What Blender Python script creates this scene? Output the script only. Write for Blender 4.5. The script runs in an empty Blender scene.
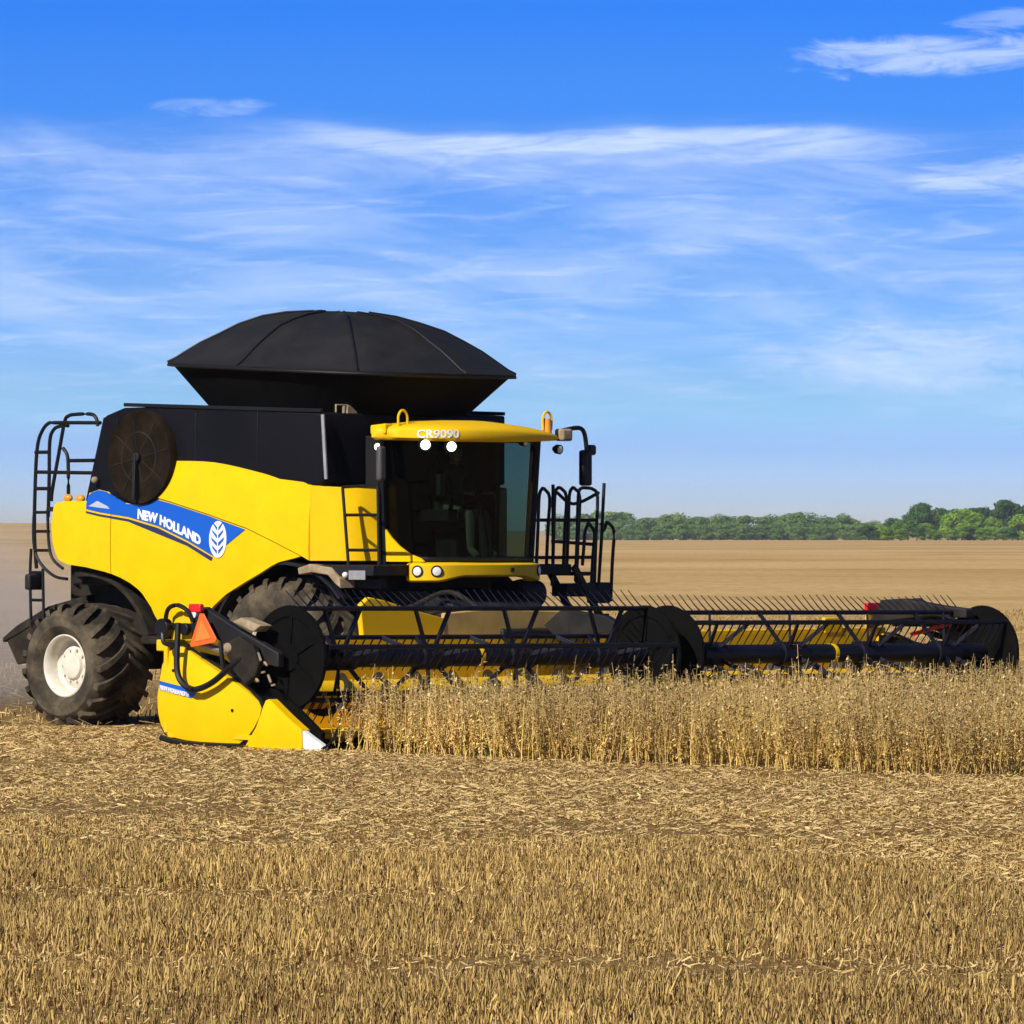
import bpy, bmesh, math, random
import numpy as np
from mathutils import Vector, Matrix
random.seed(7)
rng = np.random.default_rng(11)
S = bpy.context.scene
COL = S.collection
R = math.radians

# ------------------------------------------------------------------ camera
FPX = 6500.0                       # long lens, standing about 80 m away, eye 2.5 m above the field
EYE = 2.5
cam = bpy.data.cameras.new('camera')
cam.sensor_width = 36.0
cam.lens = 36.0 * FPX / 1024.0
cam.shift_y = 13.0 / 1024.0
cam.clip_start = 0.5
cam.clip_end = 30000.0
co = bpy.data.objects.new('camera', cam)
co.location = (0, 0, EYE)
co.rotation_euler = (R(90), 0, 0)
COL.objects.link(co)
S.camera = co

# ------------------------------------------------------------------ sun, sky, exposure
SUN_AZ, SUN_EL = 37.0, 36.0        # degrees to the left of and behind the photographer
sd = Vector((-math.sin(R(SUN_AZ)) * math.cos(R(SUN_EL)), -math.cos(R(SUN_AZ)) * math.cos(R(SUN_EL)), math.sin(R(SUN_EL))))
sl = bpy.data.lights.new('sun', 'SUN')
sl.energy = 4.6
sl.angle = R(0.5)
sl.color = (1.0, 0.94, 0.84)
so = bpy.data.objects.new('sun', sl)
so.rotation_euler = (-sd).to_track_quat('-Z', 'Y').to_euler()
so.location = (-30, -30, 60)
COL.objects.link(so)

S.view_settings.view_transform = 'Standard'
S.view_settings.look = 'None'
S.view_settings.exposure = 0.25
S.view_settings.gamma = 1.0
S.render.engine = 'CYCLES'
S.cycles.use_adaptive_sampling = True
S.cycles.adaptive_threshold = 0.02
S.cycles.max_bounces = 6
S.cycles.transparent_max_bounces = 12
S.cycles.volume_bounces = 0
S.cycles.use_denoising = True
S.cycles.time_limit = 900


class NT:
    """small helper for node trees"""
    def __init__(self, tree):
        self.t = tree
    def n(self, kind, **kw):
        nd = self.t.nodes.new(kind)
        for k, v in kw.items():
            setattr(nd, k, v)
        return nd
    def link(self, a, b):
        self.t.links.new(a, b)
    def _in(self, sock, v):
        if isinstance(v, bpy.types.NodeSocket):
            self.link(v, sock)
        else:
            sock.default_value = v
    def math(self, op, a, b=0.0, c=0.0, clamp=False):
        nd = self.n('ShaderNodeMath', operation=op, use_clamp=clamp)
        for i, v in enumerate((a, b, c)):
            self._in(nd.inputs[i], v)
        return nd.outputs[0]
    def smooth(self, v, lo, hi, a=0.0, b=1.0):
        nd = self.n('ShaderNodeMapRange', interpolation_type='SMOOTHSTEP')
        self._in(nd.inputs[0], v)
        for i, x in enumerate((lo, hi, a, b)):
            nd.inputs[1 + i].default_value = x
        return nd.outputs[0]
    def comb(self, x, y, z):
        nd = self.n('ShaderNodeCombineXYZ')
        for i, v in enumerate((x, y, z)):
            self._in(nd.inputs[i], v)
        return nd.outputs[0]
    def noise(self, vec, scale, detail=4.0, rough=0.55, dist=0.0):
        nd = self.n('ShaderNodeTexNoise')
        if vec is not None:
            self.link(vec, nd.inputs['Vector'])
        nd.inputs['Scale'].default_value = scale
        nd.inputs['Detail'].default_value = detail
        nd.inputs['Roughness'].default_value = rough
        nd.inputs['Distortion'].default_value = dist
        return nd.outputs['Fac']
    def mix(self, f, a, b, mode='MIX'):
        nd = self.n('ShaderNodeMix', data_type='RGBA', blend_type=mode)
        self._in(nd.inputs[0], f)
        for i, v in ((6, a), (7, b)):
            if isinstance(v, bpy.types.NodeSocket):
                self.link(v, nd.inputs[i])
            else:
                nd.inputs[i].default_value = (*v[:3], 1)
        return nd.outputs[2]


# world: Nishita sky looked up with a steeper elevation (deep blue low over the field), thin cirrus
W = bpy.data.worlds.new('World')
S.world = W
W.use_nodes = True
wt = NT(W.node_tree)
W.node_tree.nodes.clear()
tc = wt.n('ShaderNodeTexCoord')
sep = wt.n('ShaderNodeSeparateXYZ')
wt.link(tc.outputs['Generated'], sep.inputs[0])
dx, dy, dz = sep.outputs
hor = wt.math('SQRT', wt.math('ADD', wt.math('MULTIPLY', dx, dx), wt.math('MULTIPLY', dy, dy)))
el = wt.math('DIVIDE', dz, wt.math('MAXIMUM', hor, 0.001))          # tan(elevation)
az = wt.math('ARCTAN2', dx, dy)
E_ = wt.math('MULTIPLY', el, FPX / 525.0)                            # 1.0 at 4.6 degrees up
A_ = wt.math('MULTIPLY', az, FPX / 512.0)
zz = wt.math('MULTIPLY', wt.math('POWER', wt.math('MAXIMUM', el, 0.0005), 0.85), 4.2)
sky = wt.n('ShaderNodeTexSky', sky_type='NISHITA')
sky.sun_disc = False
sky.sun_elevation = R(SUN_EL)
sky.sun_rotation = R(180.0 + SUN_AZ)
sky.air_density = 1.0
sky.dust_density = 0.3
sky.ozone_density = 3.0
nrm = wt.n('ShaderNodeVectorMath', operation='NORMALIZE')
wt.link(wt.comb(wt.math('DIVIDE', dx, wt.math('MAXIMUM', hor, 0.001)), wt.math('DIVIDE', dy, wt.math('MAXIMUM', hor, 0.001)), zz), nrm.inputs[0])
wt.link(nrm.outputs[0], sky.inputs['Vector'])
hsv = wt.n('ShaderNodeHueSaturation')
hsv.inputs['Saturation'].default_value = 1.25
hsv.inputs['Hue'].default_value = 0.505
wt.link(sky.outputs[0], hsv.inputs['Color'])
tn = wt.n('ShaderNodeValToRGB')
tn.color_ramp.interpolation = 'EASE'
stops = ((0.0, (0.80, 0.86, 1.32)), (0.045, (0.88, 0.91, 1.26)), (0.08, (1.05, 1.20, 1.24)), (0.14, (1.05, 1.34, 1.60)), (0.22, (0.95, 1.45, 1.95)), (0.285, (0.84, 1.57, 2.28)), (0.33, (0.60, 1.52, 2.50)), (0.9, (0.55, 0.62, 0.75)))
while len(tn.color_ramp.elements) < len(stops):
    tn.color_ramp.elements.new(0.5)
for e_, (p_, c_) in zip(tn.color_ramp.elements, stops):
    e_.position = p_
for e_, (p_, c_) in zip(tn.color_ramp.elements, stops):
    e_.color = (c_[0] / 2.5, c_[1] / 2.5, c_[2] / 2.5, 1)
wt.link(wt.math('MULTIPLY', E_, 1 / 3.0, clamp=True), tn.inputs[0])
t25 = wt.mix(1.0, tn.outputs[0], (2.5, 2.5, 2.5), 'MULTIPLY')
skyc = wt.mix(1.0, hsv.outputs[0], t25, 'MULTIPLY')
# cirrus
wav = wt.noise(wt.comb(wt.math('MULTIPLY', A_, 1.2), 3.1, 0.0), 1.5, 2.0)
Ew = wt.math('ADD', E_, wt.math('MULTIPLY', wt.math('SUBTRACT', wav, 0.5), 0.10))
v1 = wt.comb(wt.math('MULTIPLY', A_, 1.1), wt.math('ADD', wt.math('MULTIPLY', E_, 6.0), wt.math('MULTIPLY', A_, 0.5)), 0.0)
n1 = wt.noise(v1, 1.6, 8.0, 0.62, 0.6)
v2 = wt.comb(wt.math('MULTIPLY', A_, 2.4), wt.math('SUBTRACT', wt.math('MULTIPLY', E_, 20.0), wt.math('MULTIPLY', A_, 0.8)), 4.7)
n2 = wt.noise(v2, 1.7, 6.0, 0.62, 0.9)
veil = wt.math('MULTIPLY', wt.smooth(Ew, 0.79, 0.70), wt.smooth(E_, 0.10, 0.45))
veil = wt.math('MULTIPLY', veil, wt.smooth(n1, 0.34, 0.72, 0.10, 0.75))
fib = wt.math('MULTIPLY', wt.smooth(n2, 0.48, 0.75), wt.math('MULTIPLY', wt.smooth(Ew, 0.80, 0.66), wt.smooth(E_, 0.04, 0.3)))
# one long bright band with a crisp upper edge
d_ = wt.math('SUBTRACT', Ew, 0.745)
band = wt.math('MULTIPLY', wt.smooth(d_, 0.018, -0.004), wt.smooth(d_, -0.085, 0.0))
band = wt.math('MULTIPLY', band, wt.math('MULTIPLY', wt.smooth(A_, -0.75, 0.05), wt.smooth(A_, 0.95, 0.5)))
band = wt.math('MULTIPLY', band, wt.smooth(n2, 0.28, 0.60, 0.25, 1.0))
# a puff high on the right and a wisp high on the left
def puff(a0, e0, ra, re, tilt=0.0):
    a = wt.math('DIVIDE', wt.math('SUBTRACT', A_, a0), ra)
    e = wt.math('DIVIDE', wt.math('SUBTRACT', wt.math('SUBTRACT', E_, e0), wt.math('MULTIPLY', wt.math('SUBTRACT', A_, a0), tilt)), re)
    r2 = wt.math('ADD', wt.math('MULTIPLY', a, a), wt.math('MULTIPLY', e, e))
    nn = wt.noise(wt.comb(wt.math('MULTIPLY', A_, 5.0), wt.math('MULTIPLY', E_, 22.0), a0), 1.3, 7.0, 0.65, 0.8)
    return wt.smooth(wt.math('ADD', wt.math('SUBTRACT', 1.0, r2), wt.math('MULTIPLY', wt.math('SUBTRACT', nn, 0.5), 2.6)), 0.15, 1.15)
p1 = puff(0.82, 0.893, 0.34, 0.05, 0.02)
p2 = puff(-0.58, 0.795, 0.15, 0.022, 0.0)
p3 = puff(0.95, 0.665, 0.22, 0.045, 0.08)
p4 = puff(0.78, 0.32, 0.40, 0.08, 0.0)
p5 = puff(1.0, 0.965, 0.16, 0.025, 0.1)
cl = wt.math('ADD', wt.math('MULTIPLY', veil, 0.52), wt.math('MULTIPLY', fib, 0.26))
cl = wt.math('ADD', cl, wt.math('MULTIPLY', band, 0.66))
soft = wt.math('MULTIPLY', wt.smooth(E_, 0.06, 0.30), wt.smooth(Ew, 0.80, 0.55))
cl = wt.math('ADD', cl, wt.math('MULTIPLY', soft, wt.smooth(n1, 0.25, 0.75, 0.02, 0.14)))
for p, k in ((p1, 0.65), (p2, 0.40), (p3, 0.45), (p4, 0.34), (p5, 0.35)):
    cl = wt.math('ADD', cl, wt.math('MULTIPLY', p, k))
cl = wt.math('MULTIPLY', cl, 0.92, clamp=True)
CLOUD = (7.0, 8.3, 11.0)
skyf = wt.mix(cl, skyc, CLOUD)
bg = wt.n('ShaderNodeBackground')
bg.inputs['Strength'].default_value = 0.09
wt.link(skyf, bg.inputs['Color'])
wo = wt.n('ShaderNodeOutputWorld')
wt.link(bg.outputs[0], wo.inputs[0])

# ------------------------------------------------------------------ materials
def mat(name, col, rough=0.5, metal=0.0, var=0.12, vscale=3.0, dust=0.0, dscale=2.0, dcol=(0.30, 0.22, 0.13), bump=0.0, bscale=60.0, coat=0.0, spec=0.5):
    m = bpy.data.materials.new(name)
    m.use_nodes = True
    m.node_tree.nodes.clear()
    t = NT(m.node_tree)
    out = t.n('ShaderNodeOutputMaterial')
    b = t.n('ShaderNodeBsdfPrincipled')
    t.link(b.outputs[0], out.inputs[0])
    o = t.n('ShaderNodeTexCoord').outputs['Object']
    nz = t.noise(o, vscale, 6.0, 0.6)
    lo = [c * (1 - var) for c in col]
    hi = [min(1, c * (1 + var)) for c in col]
    c = t.mix(t.smooth(nz, 0.3, 0.7), lo, hi)
    if dust > 0:
        n2 = t.noise(o, dscale, 8.0, 0.65)
        f = t.math('MULTIPLY', t.smooth(n2, 0.38, 0.72), dust)
        c = t.mix(f, c, dcol)
        rr = t.math('ADD', rough, t.math('MULTIPLY', f, 0.5), clamp=True)
        t.link(rr, b.inputs['Roughness'])
    else:
        b.inputs['Roughness'].default_value = rough
    t.link(c, b.inputs['Base Color'])
    b.inputs['Metallic'].default_value = metal
    b.inputs['Coat Weight'].default_value = coat
    b.inputs['Specular IOR Level'].default_value = spec
    if bump > 0:
        bn = t.n('ShaderNodeBump')
        bn.inputs['Strength'].default_value = bump
        bn.inputs['Distance'].default_value = 0.01
        t.link(t.noise(o, bscale, 4.0), bn.inputs['Height'])
        t.link(bn.outputs[0], b.inputs['Normal'])
    return m


def attr_mat(name, rough=0.8, trans=0.0):
    m = bpy.data.materials.new(name)
    m.use_nodes = True
    m.node_tree.nodes.clear()
    t = NT(m.node_tree)
    out = t.n('ShaderNodeOutputMaterial')
    b = t.n('ShaderNodeBsdfPrincipled')
    a = t.n('ShaderNodeAttribute', attribute_name='Col')
    t.link(a.outputs['Color'], b.inputs['Base Color'])
    b.inputs['Roughness'].default_value = rough
    b.inputs['Specular IOR Level'].default_value = 0.2
    t.link(b.outputs[0], out.inputs[0])
    return m


M = {}
M['yellow'] = mat('yellow_paint', (0.84, 0.51, 0.0), 0.42, var=0.05, dust=0.10, dscale=1.3, dcol=(0.66, 0.42, 0.03), spec=0.18)
M['yellow_worn'] = mat('yellow_paint_worn', (0.83, 0.50, 0.002), 0.5, var=0.05, dust=0.22, dscale=3.0, dcol=(0.52, 0.33, 0.06), spec=0.18)
M['black'] = mat('black_plastic', (0.010, 0.010, 0.012), 0.6, var=0.2, dust=0.12, dscale=1.6, dcol=(0.035, 0.028, 0.02), spec=0.25)
M['dark'] = mat('dark_steel', (0.012, 0.012, 0.013), 0.55, var=0.25, dust=0.35, dscale=2.5, dcol=(0.055, 0.042, 0.03), spec=0.3)
M['under'] = mat('grimy_underbody', (0.014, 0.012, 0.010), 0.8, var=0.3, dust=0.5, dscale=4.0, dcol=(0.07, 0.052, 0.032), bump=0.4, bscale=15, spec=0.2)
M['rail'] = mat('rail_paint', (0.007, 0.007, 0.008), 0.45, var=0.1, spec=0.3)
M['tank'] = mat('tank_panel', (0.005, 0.005, 0.0075), 0.5, var=0.2, vscale=0.8, dust=0.2, dscale=0.9, dcol=(0.011, 0.010, 0.011), spec=0.15)
M['fabric'] = mat('cover_fabric', (0.008, 0.0075, 0.008), 0.62, var=0.35, vscale=1.5, dust=0.30, dscale=1.2, dcol=(0.026, 0.022, 0.020), bump=0.5, bscale=4, spec=0.35)
M['mesh'] = mat('dusty_screen', (0.010, 0.007, 0.004), 0.85, var=0.25, vscale=6.0, dust=0.55, dscale=3.0, dcol=(0.030, 0.019, 0.011), bump=0.5, bscale=120, spec=0.1)
M['tyre'] = mat('dusty_rubber', (0.042, 0.035, 0.026), 0.9, var=0.3, dust=0.9, dscale=2.6, dcol=(0.165, 0.128, 0.078), bump=0.35, bscale=40, spec=0.2)
M['rim'] = mat('rim_paint', (0.70, 0.66, 0.56), 0.5, var=0.05, dust=0.6, dscale=5.0, dcol=(0.44, 0.37, 0.25))
M['blue'] = mat('decal_blue', (0.006, 0.095, 0.50), 0.35, var=0.03)
M['navy'] = mat('decal_navy', (0.02, 0.03, 0.10), 0.4, var=0.03)
M['white'] = mat('decal_white', (0.82, 0.83, 0.84), 0.4, var=0.03)
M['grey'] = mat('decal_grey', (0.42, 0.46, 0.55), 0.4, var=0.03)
M['reel'] = mat('reel_steel', (0.006, 0.0065, 0.016), 0.45, var=0.2, dust=0.15, dscale=3.0, dcol=(0.03, 0.026, 0.024), spec=0.25)
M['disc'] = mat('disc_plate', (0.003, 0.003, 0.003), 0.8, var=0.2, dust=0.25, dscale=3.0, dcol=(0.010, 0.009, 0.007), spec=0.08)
M['steel'] = mat('bare_steel', (0.55, 0.53, 0.50), 0.35, metal=0.8, var=0.15)
M['cream'] = mat('dusty_plate', (0.34, 0.26, 0.16), 0.8, var=0.25, vscale=9.0, dust=0.7, dscale=8.0, dcol=(0.17, 0.12, 0.07))
M['red'] = mat('red_lens', (0.65, 0.015, 0.02), 0.25, var=0.05)
M['orange'] = mat('reflective_orange', (0.90, 0.13, 0.015), 0.35, var=0.05)
M['amber'] = mat('beacon_amber', (0.80, 0.30, 0.02), 0.3, var=0.05)
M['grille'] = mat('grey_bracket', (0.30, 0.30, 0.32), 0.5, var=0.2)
M['grille_dark'] = mat('mirror_shell', (0.07, 0.065, 0.065), 0.5, var=0.2)
M['cloth'] = mat('dark_clothes', (0.03, 0.045, 0.05), 0.9, var=0.2)
M['trouser'] = mat('khaki_trousers', (0.10, 0.085, 0.055), 0.9, var=0.2)
M['skin'] = mat('skin', (0.42, 0.24, 0.16), 0.6, var=0.05)
M['hair'] = mat('hair', (0.02, 0.014, 0.01), 0.7, var=0.2)
M['seat'] = mat('seat_cloth', (0.02, 0.022, 0.024), 0.9, var=0.2)

def lens_mat():
    m = bpy.data.materials.new('lit_lamp')
    m.use_nodes = True
    b = m.node_tree.nodes['Principled BSDF']
    b.inputs['Base Color'].default_value = (0.9, 0.9, 0.85, 1)
    b.inputs['Emission Color'].default_value = (1.0, 0.95, 0.82, 1)
    b.inputs['Emission Strength'].default_value = 3.0
    return m
M['lamp_on'] = lens_mat()
M['lens'] = mat('clear_lens', (0.75, 0.74, 0.70), 0.15, var=0.05, coat=0.5)

def glass_mat():
    m = bpy.data.materials.new('tinted_glass')
    m.use_nodes = True
    m.node_tree.nodes.clear()
    t = NT(m.node_tree)
    out = t.n('ShaderNodeOutputMaterial')
    tr = t.n('ShaderNodeBsdfTransparent')
    tr.inputs[0].default_value = (0.29, 0.41, 0.375, 1)
    gl = t.n('ShaderNodeBsdfGlossy')
    gl.inputs['Roughness'].default_value = 0.03
    gl.inputs['Color'].default_value = (1, 1, 1, 1)
    fr = t.n('ShaderNodeFresnel')
    fr.inputs[0].default_value = 1.45
    mx = t.n('ShaderNodeMixShader')
    t.link(t.math('MULTIPLY', fr.outputs[0], 0.3), mx.inputs[0])
    t.link(tr.outputs[0], mx.inputs[1])
    t.link(gl.outputs[0], mx.inputs[2])
    t.link(mx.outputs[0], out.inputs[0])
    return m
M['glass'] = glass_mat()

# ------------------------------------------------------------------ mesh building helpers
class MB:
    def __init__(self):
        self.v = []
        self.f = []
    def add(self, vs, fs):
        o = len(self.v)
        self.v += [tuple(p) for p in vs]
        self.f += [tuple(i + o for i in q) for q in fs]
        return self
    def box(self, c, s, rot=None):
        hx, hy, hz = s[0] / 2, s[1] / 2, s[2] / 2
        vs = [Vector((a * hx, b * hy, d * hz)) for a in (-1, 1) for b in (-1, 1) for d in (-1, 1)]
        if rot is not None:
            vs = [rot @ p for p in vs]
        vs = [p + Vector(c) for p in vs]
        return self.add(vs, [(0, 1, 3, 2), (4, 6, 7, 5), (0, 4, 5, 1), (2, 3, 7, 6), (0, 2, 6, 4), (1, 5, 7, 3)])
    def ring_loft(self, rings, cap=True, closed=True):
        n = len(rings[0])
        vs = [p for r in rings for p in r]
        fs = []
        for i in range(len(rings) - 1):
            for j in range(n if closed else n - 1):
                k = (j + 1) % n
                fs.append((i * n + j, i * n + k, (i + 1) * n + k, (i + 1) * n + j))
        if cap:
            fs.append(tuple(range(n))[::-1])
            fs.append(tuple((len(rings) - 1) * n + j for j in range(n)))
        return self.add(vs, fs)
    def tube(self, pts, r, seg=8):
        pts = [Vector(p) for p in pts]
        rings = []
        up = None
        for i, p in enumerate(pts):
            if i == 0:
                d = pts[1] - p
            elif i == len(pts) - 1:
                d = p - pts[i - 1]
            else:
                d = (pts[i + 1] - p).normalized() + (p - pts[i - 1]).normalized()
            d.normalize()
            if up is None:
                up = Vector((0, 0, 1)) if abs(d.z) < 0.9 else Vector((1, 0, 0))
            a = d.cross(up)
            if a.length < 1e-4:
                a = d.cross(Vector((0, 1, 0)))
            a.normalize()
            b = d.cross(a).normalized()
            up = -b if False else up
            rr = r[i] if isinstance(r, (list, tuple)) else r
            rings.append([p + (a * math.cos(t) + b * math.sin(t)) * rr for t in [2 * math.pi * k / seg for k in range(seg)]])
        return self.ring_loft(rings)
    def bar(self, p, q, w, h):
        p, q = Vector(p), Vector(q)
        d = (q - p)
        L = d.length
        rot = d.to_track_quat('X', 'Z').to_matrix()
        return self.box((p + q) / 2, (L, w, h), rot)
    def prism_xz(self, pts, y0, y1):
        n = len(pts)
        vs = [(x, y0, z) for x, z in pts] + [(x, y1, z) for x, z in pts]
        fs = [tuple(range(n)), tuple(range(2 * n - 1, n - 1, -1))]
        fs += [(j, n + j, n + (j + 1) % n, (j + 1) % n) for j in range(n)]
        return self.add(vs, fs)
    def prism_xy(self, pts, z0, z1):
        n = len(pts)
        vs = [(x, y, z0) for x, y in pts] + [(x, y, z1) for x, y in pts]
        fs = [tuple(range(n))[::-1], tuple(range(n, 2 * n))]
        fs += [(j, (j + 1) % n, n + (j + 1) % n, n + j) for j in range(n)]
        return self.add(vs, fs)
    def prism_yz(self, pts, x0, x1):
        n = len(pts)
        vs = [(x0, y, z) for y, z in pts] + [(x1, y, z) for y, z in pts]
        fs = [tuple(range(n))[::-1], tuple(range(n, 2 * n))]
        fs += [(j, (j + 1) % n, n + (j + 1) % n, n + j) for j in range(n)]
        return self.add(vs, fs)
    def rev_y(self, prof, c, seg=48, cap=False):
        """revolve (radius, y) about the Y axis through c"""
        rings = []
        for r, y in prof:
            rings.append([(c[0] + r * math.cos(t), c[1] + y, c[2] + r * math.sin(t)) for t in [2 * math.pi * k / seg for k in range(seg)]])
        return self.ring_loft(rings, cap=cap)
    def ball(self, c, r, seg=12, rings=8):
        sx, sy, sz = r if isinstance(r, (tuple, list)) else (r, r, r)
        rr = []
        for i in range(1, rings):
            a = math.pi * i / rings
            rr.append([(c[0] + sx * math.sin(a) * math.cos(t), c[1] + sy * math.sin(a) * math.sin(t), c[2] + sz * math.cos(a)) for t in [2 * math.pi * k / seg for k in range(seg)]])
        return self.ring_loft(rr)
    def build(self, name, m, parent=None, bevel=0.0, smooth=35, loc=None):
        me = bpy.data.meshes.new(name)
        me.from_pydata(self.v, [], self.f)
        bm = bmesh.new()
        bm.from_mesh(me)
        bmesh.ops.recalc_face_normals(bm, faces=bm.faces)
        bm.to_mesh(me)
        bm.free()
        me.materials.append(m)
        o = bpy.data.objects.new(name, me)
        COL.objects.link(o)
        if parent is not None:
            o.parent = parent
        if loc is not None:
            o.location = loc
        if smooth:
            me.polygons.foreach_set('use_smooth', [True] * len(me.polygons))
            me.set_sharp_from_angle(angle=R(smooth))
        if bevel > 0:
            b = o.modifiers.new('bevel', 'BEVEL')
            b.width = bevel
            b.segments = 3
            b.limit_method = 'ANGLE'
            b.angle_limit = R(30)
            b.harden_normals = False
        return o


def empty(name, parent=None, loc=(0, 0, 0), rz=0.0):
    o = bpy.data.objects.new(name, None)
    o.empty_display_size = 0.3
    COL.objects.link(o)
    o.location = loc
    o.rotation_euler = (0, 0, rz)
    if parent is not None:
        o.parent = parent
    return o


def tag(o, label=None, cat=None, group=None, kind=None):
    if label: o['label'] = label
    if cat: o['category'] = cat
    if group: o['group'] = group
    if kind: o['kind'] = kind
    return o


def catmull(pts, n=6, closed=False):
    P = [Vector(p) for p in pts]
    out = []
    N = len(P)
    for i in range(N if closed else N - 1):
        g = lambda k: P[k % N] if closed else P[max(0, min(N - 1, k))]
        a, b, c, d = g(i - 1), g(i), g(i + 1), g(i + 2)
        for s in range(n):
            t = s / n
            out.append(0.5 * ((2 * b) + (c - a) * t + (2 * a - 5 * b + 4 * c - d) * t * t + (3 * b - a - 3 * c + d) * t ** 3))
    if not closed:
        out.append(P[-1])
    return out


def np_mesh(name, V, F, C, m):
    """large mesh from arrays: V n*3, F faces*k, C n*3 colour of each vertex"""
    me = bpy.data.meshes.new(name)
    k = F.shape[1]
    me.vertices.add(len(V))
    me.vertices.foreach_set('co', np.ascontiguousarray(V, np.float32).ravel())
    me.loops.add(F.size)
    me.loops.foreach_set('vertex_index', np.ascontiguousarray(F, np.int32).ravel())
    me.polygons.add(len(F))
    me.polygons.foreach_set('loop_start', np.arange(0, F.size, k, dtype=np.int32))
    me.polygons.foreach_set('loop_total', np.full(len(F), k, np.int32))
    me.update(calc_edges=True)
    if C is not None:
        at = me.color_attributes.new('Col', 'FLOAT_COLOR', 'POINT')
        c4 = np.ones((len(V), 4), np.float32)
        c4[:, :3] = C
        at.data.foreach_set('color', c4.ravel())
    me.materials.append(m)
    o = bpy.data.objects.new(name, me)
    COL.objects.link(o)
    return o


# ------------------------------------------------------------------ ground
def sstep(a, b, x):
    t = np.clip((x - a) / (b - a), 0, 1)
    return t * t * (3 - 2 * t)

def terrain(x, d):
    base = np.where(d < 2000, -2.12 * sstep(200, 2000, d), np.maximum(2.5 - 0.0023077 * d - 0.25 * sstep(2000, 2150, d), -5.5))
    left = np.maximum(d, 1) * 0.0003 * sstep(300, 2000, d) + 2.5 * sstep(300, 2000, d)
    s = sstep(0.035, 0.07, -x / np.maximum(d, 1.0))
    return base * (1 - s) + left * s

ds = np.concatenate([np.linspace(-60, 20, 9), np.geomspace(25, 9000, 120)])
ts = np.concatenate([np.linspace(-1.0, -0.14, 8), np.linspace(-0.12, 0.12, 33), np.linspace(0.14, 1.0, 8)])
gv, gf = [], []
for d in ds:
    for t in ts:
        x = t * max(d, 60.0)
        if abs(t) > 0.5: x *= 1.8
        gv.append((x, d, float(terrain(np.array(x), np.array(max(d, 1.0))))))
nt = len(ts)
for i in range(len(ds) - 1):
    for j in range(nt - 1):
        gf.append((i * nt + j, i * nt + j + 1, (i + 1) * nt + j + 1, (i + 1) * nt + j))

def ground_mat():
    m = bpy.data.materials.new('stubble_field')
    m.use_nodes = True
    m.node_tree.nodes.clear()
    t = NT(m.node_tree)
    out = t.n('ShaderNodeOutputMaterial')
    b = t.n('ShaderNodeBsdfPrincipled')
    b.inputs['Roughness'].default_value = 0.95
    b.inputs['Specular IOR Level'].default_value = 0.1
    t.link(b.outputs[0], out.inputs[0])
    geo = t.n('ShaderNodeNewGeometry')
    sp = t.n('ShaderNodeSeparateXYZ')
    t.link(geo.outputs['Position'], sp.inputs[0])
    X, Y, Z = sp.outputs
    P = geo.outputs['Position']
    fine = t.noise(P, 7.0, 6.0, 0.7)
    mid = t.noise(P, 0.35, 5.0, 0.6)
    big = t.noise(P, 0.035, 4.0, 0.6, 0.6)
    # drilling and cutting passes run across the far field
    vv = t.comb(t.math('MULTIPLY', X, 0.014), t.math('MULTIPLY', Y, 0.012), 0.0)
    passes = t.noise(vv, 0.9, 6.0, 0.66, 0.8)
    vb = t.comb(t.math('MULTIPLY', X, 0.006), t.math('MULTIPLY', Y, 0.0055), 3.0)
    passes2 = t.noise(vb, 0.9, 4.0, 0.6, 0.6)
    vc = t.comb(t.math('MULTIPLY', X, 0.06), t.math('MULTIPLY', Y, 0.02), 9.0)
    blots = t.noise(vc, 1.0, 5.0, 0.65, 0.5)
    soil = (0.12, 0.074, 0.030)
    straw = (0.42, 0.27, 0.085)
    near = t.mix(t.smooth(fine, 0.35, 0.70), soil, straw)
    near = t.mix(t.math('MULTIPLY', t.smooth(mid, 0.45, 0.7), 0.5), near, (0.22, 0.145, 0.065))
    fa = t.mix(t.smooth(passes, 0.34, 0.66), (0.43, 0.275, 0.095), (0.64, 0.43, 0.19))
    fa = t.mix(t.math('MULTIPLY', t.smooth(passes2, 0.50, 0.68), 0.55), fa, (0.47, 0.36, 0.11))
    fa = t.mix(t.math('MULTIPLY', t.smooth(passes2, 0.46, 0.32), 0.6), fa, (0.64, 0.36, 0.15))
    fa = t.mix(t.math('MULTIPLY', t.smooth(t.noise(t.comb(t.math('MULTIPLY', X, 1.6), t.math('MULTIPLY', Y, 0.22), 1.0), 1.0, 5.0, 0.7), 0.42, 0.72), 0.5), fa, (0.30, 0.195, 0.075))
    fa = t.mix(t.math('MULTIPLY', t.smooth(blots, 0.54, 0.72), 0.75), fa, (0.30, 0.205, 0.055))
    farf = t.smooth(Y, 80.0, 170.0)
    t.link(t.mix(farf, near, fa), b.inputs['Base Color'])
    bn = t.n('ShaderNodeBump')
    bn.inputs['Strength'].default_value = 0.6
    bn.inputs['Distance'].default_value = 0.05
    t.link(fine, bn.inputs['Height'])
    t.link(bn.outputs[0], b.inputs['Normal'])
    return m

me = bpy.data.meshes.new('field')
me.from_pydata(gv, [], gf)
me.polygons.foreach_set('use_smooth', [True] * len(me.polygons))
me.materials.append(ground_mat())
field = bpy.data.objects.new('field', me)
COL.objects.link(field)
tag(field, kind='structure')

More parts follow.
